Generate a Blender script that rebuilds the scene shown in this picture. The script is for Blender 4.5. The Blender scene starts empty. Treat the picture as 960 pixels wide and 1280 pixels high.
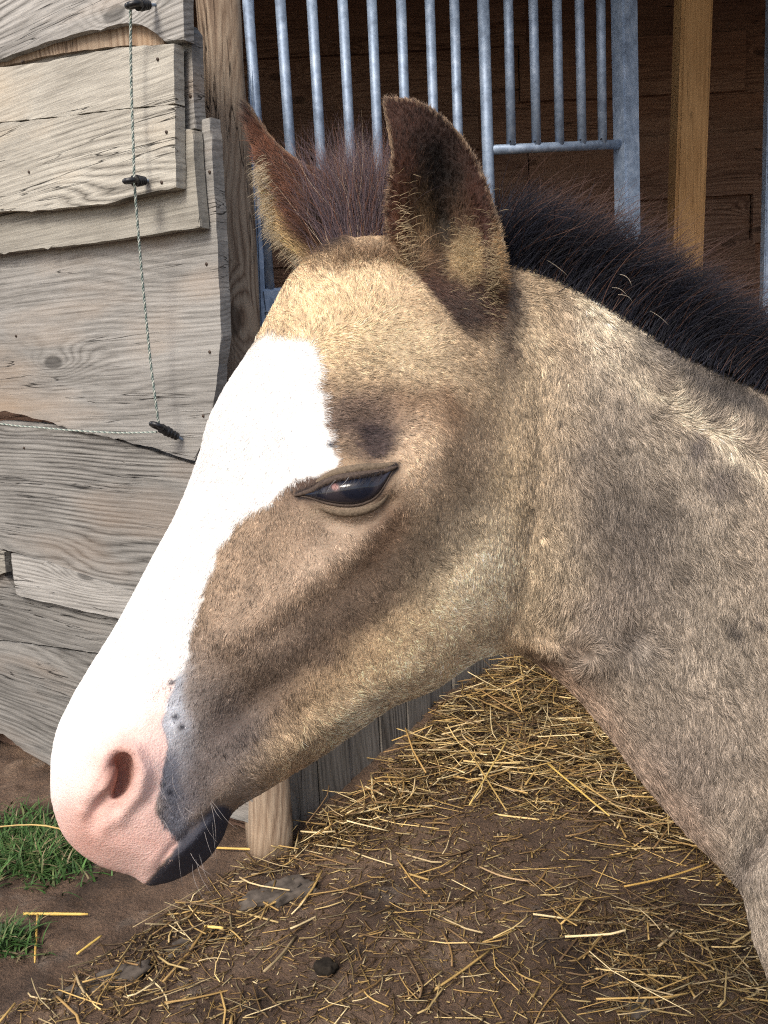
import bpy, bmesh, math, random
import numpy as np
from mathutils import Vector, Matrix

random.seed(7)
rng = np.random.default_rng(7)
scene = bpy.context.scene
COL = scene.collection

# ------------------------------------------------------------------ camera
FPX = 1100.0
PITCH, ROLL, CAM_H = math.radians(9.65), math.radians(2.9), 1.15
_F = np.array([0, math.cos(PITCH), -math.sin(PITCH)])
_U0 = np.array([0, math.sin(PITCH), math.cos(PITCH)])
_R0 = np.array([1.0, 0, 0])
_R = math.cos(ROLL) * _R0 - math.sin(ROLL) * _U0
_U = math.cos(ROLL) * _U0 + math.sin(ROLL) * _R0
_C = np.array([0, 0, CAM_H])
cam = bpy.data.cameras.new('camera')
cam.sensor_fit = 'VERTICAL'
cam.sensor_height = 24.0
cam.lens = FPX / 1280.0 * 24.0
cam.clip_start = 0.01
cam.clip_end = 500
cam_o = bpy.data.objects.new('camera', cam)
COL.objects.link(cam_o)
cam_o.matrix_world = Matrix(((_R[0], _U[0], -_F[0], _C[0]), (_R[1], _U[1], -_F[1], _C[1]), (_R[2], _U[2], -_F[2], _C[2]), (0, 0, 0, 1)))
scene.camera = cam_o

# ------------------------------------------------------------------ sky, sun, exposure
SUN_DIR = Vector((-0.42, -0.72, 0.84)).normalized()       # towards the sun
w = bpy.data.worlds.new('World')
scene.world = w
w.use_nodes = True
wn = w.node_tree
bg = wn.nodes['Background']
sky = wn.nodes.new('ShaderNodeTexSky')
sky.sky_type = 'NISHITA'
sky.sun_disc = False
sky.sun_elevation = math.asin(SUN_DIR.z)
sky.sun_rotation = math.atan2(SUN_DIR.x, SUN_DIR.y)
sky.air_density = 1.0
sky.dust_density = 4.0
sky.ozone_density = 0.6
wn.links.new(sky.outputs['Color'], bg.inputs['Color'])
bg.inputs['Strength'].default_value = 0.15
sun = bpy.data.lights.new('sun', 'SUN')
sun.energy = 1.9
sun.angle = math.radians(18)
sun.color = (1.0, 0.95, 0.87)
sun_o = bpy.data.objects.new('sun', sun)
COL.objects.link(sun_o)
sun_o.rotation_euler = SUN_DIR.to_track_quat('Z', 'Y').to_euler()
scene.view_settings.view_transform = 'Standard'
scene.view_settings.look = 'None'
scene.view_settings.gamma = 1.0
scene.view_settings.exposure = 0.45
scene.cycles.use_denoising = False
scene.cycles.filter_width = 1.15
scene.cycles.max_bounces = 6
scene.cycles_curves.shape = 'RIBBONS'


# ------------------------------------------------------------------ helpers
def ray(x, y):
    x = np.asarray(x, float)[..., None]
    y = np.asarray(y, float)[..., None]
    return _F + ((x - 480) * _R - (y - 640) * _U) / FPX


def P(x, y, Z):
    return _C + ray(x, y) * np.asarray(Z, float)[..., None]


def ground_hit(x, y, z=0.0):
    d = ray(x, y)
    return _C + d * ((z - _C[2]) / d[..., 2])[..., None]


def to_px(p):
    q = np.asarray(p, float) - _C
    Z = q @ _F
    return 480 + FPX * (q @ _R) / Z, 640 - FPX * (q @ _U) / Z, Z


def srgb(c):
    c = np.asarray(c, float) / 255.0
    return np.where(c <= 0.04045, c / 12.92, ((c + 0.055) / 1.055) ** 2.4)


def tag(o, label=None, cat=None, group=None, kind=None):
    if label: o['label'] = label
    if cat: o['category'] = cat
    if group: o['group'] = group
    if kind: o['kind'] = kind
    return o


def empty(name, loc):
    o = bpy.data.objects.new(name, None)
    o.location = loc
    o.empty_display_size = 0.05
    COL.objects.link(o)
    return o


def link(name, me, mat=None, parent=None, smooth=False):
    if mat is not None and not me.materials:
        me.materials.append(mat)
    o = bpy.data.objects.new(name, me)
    COL.objects.link(o)
    if parent is not None:
        o.parent = parent
        o.matrix_parent_inverse = Matrix.Translation(-Vector(parent.location))
    if smooth:
        me.polygons.foreach_set('use_smooth', np.ones(len(me.polygons), bool))
    return o


def np_mesh(name, V, Fq, n):
    """mesh from arrays; all faces have n corners"""
    me = bpy.data.meshes.new(name)
    V = np.ascontiguousarray(V, np.float32)
    Fq = np.ascontiguousarray(Fq, np.int32)
    me.vertices.add(len(V))
    me.vertices.foreach_set('co', V.ravel())
    me.loops.add(Fq.size)
    me.loops.foreach_set('vertex_index', Fq.ravel())
    me.polygons.add(len(Fq))
    me.polygons.foreach_set('loop_start', np.arange(0, Fq.size, n, dtype=np.int32))
    me.polygons.foreach_set('loop_total', np.full(len(Fq), n, np.int32))
    me.update(calc_edges=True)
    return me


def vcol(me, rgb, name='Col'):
    a = me.attributes.new(name, 'FLOAT_COLOR', 'POINT')
    d = np.ones((len(rgb), 4), np.float32)
    d[:, :3] = rgb
    a.data.foreach_set('color', d.ravel())


_perm = rng.permutation(512)
_val = rng.random(512)


def vnoise(x, y, seed=0):
    """2D value noise 0..1"""
    x = np.asarray(x, float) + seed * 17.3
    y = np.asarray(y, float) + seed * 9.1
    xi = np.floor(x).astype(int); yi = np.floor(y).astype(int)
    fx = x - xi; fy = y - yi
    fx = fx * fx * (3 - 2 * fx); fy = fy * fy * (3 - 2 * fy)
    h = lambda a, b: _val[(_perm[a & 511] + b) & 511]
    return (h(xi, yi) * (1 - fx) + h(xi + 1, yi) * fx) * (1 - fy) + (h(xi, yi + 1) * (1 - fx) + h(xi + 1, yi + 1) * fx) * fy


def fbm(x, y, seed=0, oct=3):
    s = 0; a = 0.5; t = 0
    for k in range(oct):
        s = s + a * vnoise(np.asarray(x) * 2 ** k, np.asarray(y) * 2 ** k, seed + k)
        t += a; a *= 0.5
    return s / t


def spline(pts, n=8, closed=True):
    pts = np.asarray(pts, float)
    N = len(pts)
    out = []
    for i in range(N if closed else N - 1):
        g = (lambda k: pts[k % N]) if closed else (lambda k: pts[min(max(k, 0), N - 1)])
        p0, p1, p2, p3 = g(i - 1), g(i), g(i + 1), g(i + 2)
        for t in np.arange(n) / n:
            out.append(0.5 * (2 * p1 + (p2 - p0) * t + (2 * p0 - 5 * p1 + 4 * p2 - p3) * t * t + (3 * p1 - p0 - 3 * p2 + p3) * t ** 3))
    if not closed: out.append(pts[-1])
    return np.array(out)


def poly_sd(poly, x, y):
    """signed distance to polygon, positive inside"""
    x = np.asarray(x, np.float32); y = np.asarray(y, np.float32)
    shp = x.shape
    x = x.ravel(); y = y.ravel()
    d2 = np.full(x.shape, 1e12, np.float32)
    ins = np.zeros(x.shape, bool)
    M = len(poly)
    for i in range(M):
        ax, ay = poly[i]; bx, by = poly[(i + 1) % M]
        ex, ey = bx - ax, by - ay
        L = ex * ex + ey * ey
        if L < 1e-9: continue
        t = np.clip(((x - ax) * ex + (y - ay) * ey) / L, 0, 1)
        d2 = np.minimum(d2, (x - ax - t * ex) ** 2 + (y - ay - t * ey) ** 2)
        if ay != by:
            c = (ay > y) != (by > y)
            ins ^= c & (x < ex * (y - ay) / ey + ax)
    s = np.sqrt(d2)
    return np.where(ins, s, -s).reshape(shp)


def sstep(a, b, x):
    t = np.clip((x - a) / (b - a), 0, 1)
    return t * t * (3 - 2 * t)


def surface_nets(F, iso=0.0):
    """F positive inside; returns vertices in grid units and quads"""
    S = F > iso
    nx, ny, nz = F.shape
    cells = np.zeros((nx - 1, ny - 1, nz - 1), np.uint8)
    for i in (0, 1):
        for j in (0, 1):
            for k in (0, 1):
                cells += S[i:nx - 1 + i, j:ny - 1 + j, k:nz - 1 + k]
    act = (cells > 0) & (cells < 8)
    idx = np.argwhere(act)
    num = np.full(act.shape, -1, np.int32)
    num[act] = np.arange(len(idx))
    acc = np.zeros((len(idx), 3)); cnt = np.zeros(len(idx))
    corners = [(i, j, k) for i in (0, 1) for j in (0, 1) for k in (0, 1)]
    for a in corners:
        for ax in range(3):
            if a[ax]: continue
            b = list(a); b[ax] = 1
            fa = F[idx[:, 0] + a[0], idx[:, 1] + a[1], idx[:, 2] + a[2]] - iso
            fb = F[idx[:, 0] + b[0], idx[:, 1] + b[1], idx[:, 2] + b[2]] - iso
            m = (fa > 0) != (fb > 0)
            t = np.where(m, fa / np.where(m, fa - fb, 1), 0)
            p = np.tile(np.array(a, float), (len(idx), 1)); p[:, ax] = t
            acc[m] += p[m]; cnt[m] += 1
    V = idx + acc / cnt[:, None]
    quads = []
    for ax in range(3):
        a1, a2 = (ax + 1) % 3, (ax + 2) % 3
        sl0 = [slice(None)] * 3; sl1 = [slice(None)] * 3
        sl0[ax] = slice(0, -1); sl1[ax] = slice(1, None)
        ch = S[tuple(sl0)] != S[tuple(sl1)]
        e = np.argwhere(ch)
        e = e[(e[:, a1] > 0) & (e[:, a2] > 0) & (e[:, a1] < F.shape[a1] - 1) & (e[:, a2] < F.shape[a2] - 1)]
        inside_first = S[e[:, 0], e[:, 1], e[:, 2]]
        q = []
        for (o1, o2) in ((1, 1), (0, 1), (0, 0), (1, 0)):
            c = e.copy(); c[:, a1] -= o1; c[:, a2] -= o2
            q.append(num[c[:, 0], c[:, 1], c[:, 2]])
        q = np.stack(q, 1)
        q[~inside_first] = q[~inside_first][:, ::-1]
        quads.append(q)
    return V, np.concatenate(quads)


def smooth_verts(V, Q, it=2, lam=0.5):
    E = np.concatenate([Q[:, [0, 1]], Q[:, [1, 2]], Q[:, [2, 3]], Q[:, [3, 0]]])
    E = np.concatenate([E, E[:, ::-1]])
    deg = np.bincount(E[:, 0], minlength=len(V))[:, None]
    for k in range(it):
        for l in (lam, -lam * 1.04):
            s = np.stack([np.bincount(E[:, 0], weights=V[E[:, 1], c], minlength=len(V)) for c in range(3)], 1)
            V = V + l * (s / np.maximum(deg, 1) - V)
    return V


def vert_normals(V, Q):
    n = np.cross(V[Q[:, 2]] - V[Q[:, 0]], V[Q[:, 3]] - V[Q[:, 1]])
    N = np.zeros_like(V)
    for k in range(4):
        for c in range(3):
            N[:, c] += np.bincount(Q[:, k], weights=n[:, c], minlength=len(V))
    return N / np.maximum(np.linalg.norm(N, axis=1, keepdims=True), 1e-12)


# ------------------------------------------------------------------ material helpers
def new_mat(name):
    m = bpy.data.materials.new(name)
    m.use_nodes = True
    nt = m.node_tree
    return m, nt, nt.nodes['Principled BSDF']


def N(nt, typ, **kw):
    n = nt.nodes.new(typ)
    for k, v in kw.items():
        if k in n.inputs: n.inputs[k].default_value = v
        else: setattr(n, k, v)
    return n


def ramp(nt, fac, stops):
    n = nt.nodes.new('ShaderNodeValToRGB')
    el = n.color_ramp.elements
    while len(el) < len(stops): el.new(0.5)
    for e, (p, c) in zip(el, stops):
        e.position = p
        e.color = (*c, 1) if len(c) == 3 else c
    nt.links.new(fac, n.inputs[0])
    return n.outputs[0]


def mixc(nt, fac, a, b, mode='MIX'):
    n = nt.nodes.new('ShaderNodeMix')
    n.data_type = 'RGBA'
    n.blend_type = mode
    for s, v in ((n.inputs[0], fac), (n.inputs[6], a), (n.inputs[7], b)):
        if hasattr(v, 'is_output'): nt.links.new(v, s)
        elif isinstance(v, (int, float)): s.default_value = v
        else: s.default_value = (*v, 1)
    return n.outputs[2]


def mth(nt, op, a, b=0.0, c=None):
    n = nt.nodes.new('ShaderNodeMath')
    n.operation = op
    for s, v in zip(n.inputs, (a, b, c)):
        if v is None: continue
        if hasattr(v, 'is_output'): nt.links.new(v, s)
        else: s.default_value = v
    return n.outputs[0]


def wood_mat(name, dark, mid, light, axis='X', ring=9.0, rough=0.85, bump=0.35, warm=None, crack=1.0, sc=1.0, knot=1.0):
    """weathered plank: flat-sawn cathedral grain along the axis, fine fibres, cracks, stains"""
    m, nt, bs = new_mat(name)
    tc = N(nt, 'ShaderNodeTexCoord')
    oi = N(nt, 'ShaderNodeObjectInfo')
    off = N(nt, 'ShaderNodeVectorMath', operation='SCALE')
    comb = N(nt, 'ShaderNodeCombineXYZ')
    for i, k in enumerate((37.0, 11.0, 23.0)):
        nt.links.new(mth(nt, 'MULTIPLY', oi.outputs['Random'], k), comb.inputs[i])
    add = N(nt, 'ShaderNodeVectorMath', operation='ADD')
    nt.links.new(tc.outputs['Object'], add.inputs[0]); nt.links.new(comb.outputs[0], add.inputs[1])
    V0 = add.outputs[0]

    def mapped(s):
        mp = N(nt, 'ShaderNodeMapping')
        if axis == 'Z': s = (s[2], s[1], s[0])
        mp.inputs['Scale'].default_value = tuple(k * sc for k in s)
        nt.links.new(V0, mp.inputs['Vector'])
        return mp.outputs[0]

    def noise(s, detail=4.0, rgh=0.6, dist=0.0):
        n = N(nt, 'ShaderNodeTexNoise', Scale=1.0, Detail=detail, Roughness=rgh, Distortion=dist)
        nt.links.new(mapped(s), n.inputs['Vector'])
        return n.outputs['Fac']
    warp = noise((0.8, 3.0, 3.6), 1.5, 0.45, 0.0)
    sep = N(nt, 'ShaderNodeSeparateXYZ')
    nt.links.new(V0, sep.inputs[0])
    across = sep.outputs['Z'] if axis == 'X' else sep.outputs['X']
    # sparse knots bend the rings round themselves
    vo = N(nt, 'ShaderNodeTexVoronoi', Scale=1.0, voronoi_dimensions='2D')
    along = sep.outputs['X'] if axis == 'X' else sep.outputs['Z']
    cv = N(nt, 'ShaderNodeCombineXYZ')
    nt.links.new(mth(nt, 'MULTIPLY', along, 1.9 * sc), cv.inputs[0]); nt.links.new(mth(nt, 'MULTIPLY', across, 4.6 * sc), cv.inputs[1])
    nt.links.new(cv.outputs[0], vo.inputs['Vector'])
    kd = vo.outputs['Distance']
    ksep = N(nt, 'ShaderNodeSeparateColor'); nt.links.new(vo.outputs['Color'], ksep.inputs[0])
    kg = mth(nt, 'GREATER_THAN', ksep.outputs[0], 0.66)
    kn = mth(nt, 'POWER', 2.718, mth(nt, 'MULTIPLY', mth(nt, 'MULTIPLY', kd, kd), -22.0))
    ph = mth(nt, 'ADD', mth(nt, 'MULTIPLY', across, ring * 6 * sc), mth(nt, 'MULTIPLY', warp, ring * 1.5))
    ph = mth(nt, 'ADD', ph, mth(nt, 'MULTIPLY', mth(nt, 'MULTIPLY', kn, mth(nt, 'ADD', mth(nt, 'MULTIPLY', kg, .8), .2)), knot * 5.0))
    ph = mth(nt, 'ADD', ph, mth(nt, 'MULTIPLY', noise((0.35, 1, 16), 3), 3.2))
    ph2 = mth(nt, 'ADD', ph, mth(nt, 'MULTIPLY', noise((4, 20, 70), 3), 0.55))
    rings = mth(nt, 'MULTIPLY', mth(nt, 'PINGPONG', ph2, 0.5), 2.0)
    rings = mth(nt, 'POWER', rings, 0.6)
    rstr = ramp(nt, noise((1.4, 4, 5), 2), [(0.36, (0.12,) * 3), (0.62, (1, 1, 1))])
    rstr = mth(nt, 'MULTIPLY', rstr, mth(nt, 'ADD', mth(nt, 'FRACT', mth(nt, 'MULTIPLY', oi.outputs['Random'], 7.3)), 0.25))
    rings = mth(nt, 'ADD', mth(nt, 'MULTIPLY', mth(nt, 'SUBTRACT', rings, 0.62), rstr), 0.62)
    fib = noise((6, 60, 240), 6.0, 0.75)
    mott = noise((2.2, 6, 8), 6.0, 0.68)
    g = mth(nt, 'ADD', mth(nt, 'MULTIPLY', rings, 0.28), mth(nt, 'MULTIPLY', fib, 0.50))
    g = mth(nt, 'ADD', g, mth(nt, 'MULTIPLY', mott, 0.42))
    col = ramp(nt, g, [(0.42, dark), (0.56, mid), (0.74, light)])
    core = ramp(nt, kd, [(0.06, (1, 1, 1)), (0.085, (0, 0, 0))])
    col = mixc(nt, mth(nt, 'MULTIPLY', mth(nt, 'MULTIPLY', core, kg), 0.6 * knot), col, tuple(k * 0.55 for k in dark))
    if warm is not None:
        wf = ramp(nt, noise((1.1, 3, 4), 3, 0.6), [(0.55, (0, 0, 0)), (0.75, (1, 1, 1))])
        col = mixc(nt, wf, col, mixc(nt, 0.55, col, warm))
    # long drying cracks
    ck = noise((1.3, 8, 34), 3.0, 0.55, 0.3)
    ckm = ramp(nt, mth(nt, 'ABSOLUTE', mth(nt, 'SUBTRACT', ck, 0.5)), [(0.0, (1, 1, 1)), (0.012, (0, 0, 0))])
    gate = ramp(nt, noise((1.7, 4, 9), 1), [(0.55, (0, 0, 0)), (0.62, (1, 1, 1))])
    ckm = mth(nt, 'MULTIPLY', mth(nt, 'MULTIPLY', ckm, gate), crack)
    col = mixc(nt, ckm, col, tuple(k * 0.25 for k in dark))
    # per-board tone
    br = mth(nt, 'ADD', mth(nt, 'MULTIPLY', oi.outputs['Random'], 0.35), 0.82)
    hsv = N(nt, 'ShaderNodeHueSaturation')
    nt.links.new(col, hsv.inputs['Color']); nt.links.new(br, hsv.inputs['Value'])
    nt.links.new(hsv.outputs[0], bs.inputs['Base Color'])
    bs.inputs['Roughness'].default_value = rough
    bs.inputs['Specular IOR Level'].default_value = 0.25
    hgt = mth(nt, 'SUBTRACT', mth(nt, 'ADD', mth(nt, 'MULTIPLY', rings, 0.5), mth(nt, 'MULTIPLY', fib, 0.8)), mth(nt, 'MULTIPLY', ckm, 2.0))
    bp = N(nt, 'ShaderNodeBump', Strength=bump, Distance=0.004)
    nt.links.new(hgt, bp.inputs['Height'])
    nt.links.new(bp.outputs[0], bs.inputs['Normal'])
    return m


MAT = {}
MAT['plank'] = wood_mat('weathered_grey_wood', (0.042, 0.040, 0.037), (0.185, 0.178, 0.166), (0.38, 0.37, 0.35), ring=11, warm=(0.30, 0.19, 0.10), bump=0.4)
MAT['plank_pale'] = wood_mat('bleached_plank_wood', (0.062, 0.057, 0.048), (0.255, 0.24, 0.208), (0.46, 0.44, 0.385), ring=9, warm=(0.40, 0.29, 0.17), bump=0.5)
MAT['plank_low'] = wood_mat('dark_grey_wood', (0.034, 0.032, 0.030), (0.14, 0.135, 0.126), (0.29, 0.282, 0.266), ring=11, warm=(0.2, 0.13, 0.08), bump=0.4)  # lower boards in a darker grey
MAT['post'] = wood_mat('brown_post_wood', (0.065, 0.042, 0.028), (0.19, 0.135, 0.094), (0.33, 0.26, 0.19), axis='Z', ring=12, warm=(0.36, 0.22, 0.12), bump=0.5)
MAT['yellow'] = wood_mat('treated_yellow_wood', (0.10, 0.052, 0.02), (0.29, 0.165, 0.07), (0.44, 0.27, 0.125), axis='Z', ring=10, bump=0.25, crack=0.5)
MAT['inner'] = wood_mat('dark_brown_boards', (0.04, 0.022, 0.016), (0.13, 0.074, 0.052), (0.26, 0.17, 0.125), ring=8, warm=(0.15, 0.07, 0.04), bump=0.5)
MAT['kick'] = wood_mat('grey_upright_boards', (0.045, 0.040, 0.035), (0.125, 0.113, 0.098), (0.24, 0.22, 0.195), axis='Z', ring=9, bump=0.5)


def galv():
    m, nt, bs = new_mat('galvanised_steel')
    tc = N(nt, 'ShaderNodeTexCoord')
    n = N(nt, 'ShaderNodeTexNoise', Scale=28.0, Detail=5.0, Roughness=0.65)
    nt.links.new(tc.outputs['Object'], n.inputs['Vector'])
    n2 = N(nt, 'ShaderNodeTexVoronoi', Scale=90.0)
    nt.links.new(tc.outputs['Object'], n2.inputs['Vector'])
    c = ramp(nt, n.outputs['Fac'], [(0.25, (0.14, 0.18, 0.25)), (0.5, (0.25, 0.325, 0.44)), (0.75, (0.40, 0.48, 0.60))])
    c = mixc(nt, 0.25, c, n2.outputs['Distance'], 'SOFT_LIGHT')
    nt.links.new(c, bs.inputs['Base Color'])
    bs.inputs['Metallic'].default_value = 0.35
    bs.inputs['Roughness'].default_value = 0.55
    return m


MAT['galv'] = galv()


def flat(name, col, rough=0.7, spec=0.3, noise=0.0, nscale=40):
    m, nt, bs = new_mat(name)
    bs.inputs['Base Color'].default_value = (*col, 1)
    bs.inputs['Roughness'].default_value = rough
    bs.inputs['Specular IOR Level'].default_value = spec
    if noise:
        tc = N(nt, 'ShaderNodeTexCoord')
        n = N(nt, 'ShaderNodeTexNoise', Scale=nscale, Detail=5.0)
        nt.links.new(tc.outputs['Object'], n.inputs['Vector'])
        nt.links.new(ramp(nt, n.outputs['Fac'], [(0.3, tuple(k * (1 - noise) for k in col)), (0.7, tuple(k * (1 + noise) for k in col))]), bs.inputs['Base Color'])
        bp = N(nt, 'ShaderNodeBump', Strength=0.3, Distance=0.003)
        nt.links.new(n.outputs['Fac'], bp.inputs['Height'])
        nt.links.new(bp.outputs[0], bs.inputs['Normal'])
    return m


MAT['black'] = flat('black_plastic', (0.012, 0.013, 0.016), 0.4, 0.5, 0.2)
MAT['stone'] = flat('grey_stone', (0.088, 0.073, 0.060), 0.92, 0.2, 0.6, 45)
MAT['dung'] = flat('dark_dung', (0.02, 0.016, 0.012), 0.9, 0.2, 0.4, 90)
MAT['nail'] = flat('rusty_nail', (0.05, 0.032, 0.022), 0.7, 0.4, 0.4, 300)
MAT['roof'] = flat('roof_boards', (0.10, 0.07, 0.05), 0.9, 0.2, 0.3, 6)


def attr_mat(name, rough=0.8, spec=0.2, scale=1.0, sss=0.0, trans=0.0):
    m, nt, bs = new_mat(name)
    a = N(nt, 'ShaderNodeAttribute', attribute_name='Col')
    nt.links.new(a.outputs['Color'], bs.inputs['Base Color'])
    bs.inputs['Roughness'].default_value = rough
    bs.inputs['Specular IOR Level'].default_value = spec
    if sss:
        bs.inputs['Subsurface Weight'].default_value = sss
        bs.inputs['Subsurface Radius'].default_value = (0.01, 0.004, 0.002)
        bs.inputs['Subsurface Scale'].default_value = 0.4
    return m, nt, bs


MAT['straw'] = attr_mat('straw', 0.55, 0.35)[0]
MAT['grass'] = attr_mat('grass_blades', 0.6, 0.3)[0]
MAT['hair'] = attr_mat('coat_hair', 0.48, 0.35)[0]
MAT['mane'] = attr_mat('mane_hair', 0.5, 0.3)[0]

# ------------------------------------------------------------------ ground
POST_XY = np.array([-0.335, 1.985])
PART_DIR = np.array([0.615, 0.789])           # run of the boarded front of the shelter
PART_N = np.array([0.789, -0.615])            # out of that front, towards the yard


def ground_z(X, Y):
    dx, dy = X - POST_XY[0], Y - POST_XY[1]
    along = dx * PART_DIR[0] + dy * PART_DIR[1]
    off = dx * PART_N[0] + dy * PART_N[1]
    heap = 0.13 * np.exp(-(np.clip(off, -0.2, 9) / 0.32) ** 2) * sstep(-0.05, 0.9, along)
    r = np.hypot(X, Y - 2.0)
    fade = np.clip(1 - (r - 4) / 6, 0, 1)
    return fade * ((fbm(X * 3.1, Y * 3.1, 3, 4) - 0.5) * 0.05 + (fbm(X * 16, Y * 16, 5, 3) - 0.5) * 0.022 + (fbm(X * 45, Y * 45, 8, 2) - 0.5) * 0.013) + heap


def axis_coords(lo, hi, step, far):
    c = list(np.arange(lo, hi, step))
    s = step; x = c[-1]
    right = []
    while x < far:
        s *= 1.35; x += s; right.append(x)
    s = step; x = lo
    left = []
    while x > -far:
        s *= 1.35; x -= s; left.append(x)
    return np.array(left[::-1] + c + right)


def build_ground():
    gx = axis_coords(-1.7, 1.5, 0.011, 120)
    gy = axis_coords(1.15, 3.6, 0.011, 120)
    X, Y = np.meshgrid(gx, gy, indexing='ij')
    Z = ground_z(X, Y)
    V = np.stack([X, Y, Z], -1).reshape(-1, 3)
    n = len(gy)
    i, j = np.meshgrid(np.arange(len(gx) - 1), np.arange(n - 1), indexing='ij')
    a = (i * n + j).ravel()
    Q = np.stack([a, a + n, a + n + 1, a + 1], 1)
    me = np_mesh('ground', V, Q, 4)
    m, nt, bs = new_mat('soil')
    tc = N(nt, 'ShaderNodeTexCoord')
    def noise(s, d=5.0, r=0.6):
        n_ = N(nt, 'ShaderNodeTexNoise', Scale=s, Detail=d, Roughness=r)
        nt.links.new(tc.outputs['Object'], n_.inputs['Vector'])
        return n_.outputs['Fac']
    c1 = ramp(nt, noise(5, 6), [(0.3, (0.045, 0.026, 0.015)), (0.52, (0.135, 0.083, 0.052)), (0.72, (0.24, 0.163, 0.108))])
    pale = ramp(nt, noise(9, 3), [(0.60, (0, 0, 0)), (0.70, (1, 1, 1))])
    c2 = mixc(nt, mth(nt, 'MULTIPLY', pale, 0.45), c1, (0.19, 0.155, 0.125))
    fine = noise(140, 5, 0.7)
    c3 = mixc(nt, 0.6, c2, ramp(nt, fine, [(0.3, (0.25, 0.25, 0.25)), (0.7, (0.8, 0.8, 0.8))]), 'OVERLAY')
    nt.links.new(c3, bs.inputs['Base Color'])
    nt.links.new(ramp(nt, noise(7, 3), [(0.4, (0.95,) * 3), (0.7, (0.65,) * 3)]), bs.inputs['Roughness'])
    bp = N(nt, 'ShaderNodeBump', Strength=1.0, Distance=0.012)
    nt.links.new(mth(nt, 'ADD', noise(60, 6, 0.7), fine), bp.inputs['Height'])
    nt.links.new(bp.outputs[0], bs.inputs['Normal'])
    o = link('ground', me, m, smooth=True)
    tag(o, kind='structure')


build_ground()


# ------------------------------------------------------------------ shelter wall of waney boards
def plane_frame(o, xdir, normal):
    """origin, x axis along the boards, z up, y out of the wall towards the viewer is -normal side"""
    return np.asarray(o, float), np.asarray(xdir, float), np.asarray(normal, float)


WALL_DIR = np.array([-0.806, 0.592, 0.0])      # runs left and away from the post
WALL_N = np.array([-0.592, -0.806, 0.0])       # faces the yard
WALL_O = np.array([POST_XY[0] - 0.02, POST_XY[1] - 0.06, 0.0])


def on_wall(px, py, lift=0.0):
    d = ray(px, py)
    o = WALL_O + WALL_N * lift
    t = ((o - _C) @ WALL_N) / (d @ WALL_N)
    q = _C + d * t[..., None] - WALL_O
    return np.stack([q @ WALL_DIR, q[..., 2]], -1)


WALL_M = Matrix(((WALL_DIR[0], WALL_N[0], 0, WALL_O[0]), (WALL_DIR[1], WALL_N[1], 0, WALL_O[1]), (0, 0, 1, WALL_O[2]), (0, 0, 0, 1)))


def slab(name, outline, y0, y1, mat, parent, M, bevel=0.004, rough=0.0015, chamfer=None, seed=0):
    """board: outline in wall coordinates (x along, z up), from depth y0 to y1, edges roughened"""
    out = []
    o = np.asarray(outline, float)
    for i in range(len(o)):
        a, b = o[i], o[(i + 1) % len(o)]
        L = np.linalg.norm(b - a)
        n = max(1, int(L / 0.02))
        for k in range(n):
            p = a + (b - a) * k / n
            nx = np.array([b[1] - a[1], a[0] - b[0]]) / max(L, 1e-6)
            j = (vnoise(p[0] * 40, p[1] * 40, seed) - 0.5) * 2 * rough
            out.append(p + nx * j)
    bm = bmesh.new()
    fr = [bm.verts.new((p[0], y1, p[1])) for p in out]
    bk = [bm.verts.new((p[0], y0, p[1])) for p in out]
    n = len(out)
    f = bm.faces.new(fr)
    bm.faces.new(bk[::-1])
    for i in range(n):
        bm.faces.new((fr[(i + 1) % n], fr[i], bk[i], bk[(i + 1) % n]))
    if bevel:
        bmesh.ops.bevel(bm, geom=[e for e in f.edges], offset=bevel, segments=2, affect='EDGES', profile=0.6)
    bmesh.ops.recalc_face_normals(bm, faces=bm.faces)
    bmesh.ops.triangulate(bm, faces=[q for q in bm.faces if len(q.verts) > 4])
    me = bpy.data.meshes.new(name)
    bm.to_mesh(me); bm.free()
    ob = link(name, me, mat)
    if parent is not None:
        ob.parent = parent
        ob.matrix_parent_inverse = Matrix.Translation(-Vector(parent.location))
    ob.matrix_basis = M
    return ob


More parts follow.
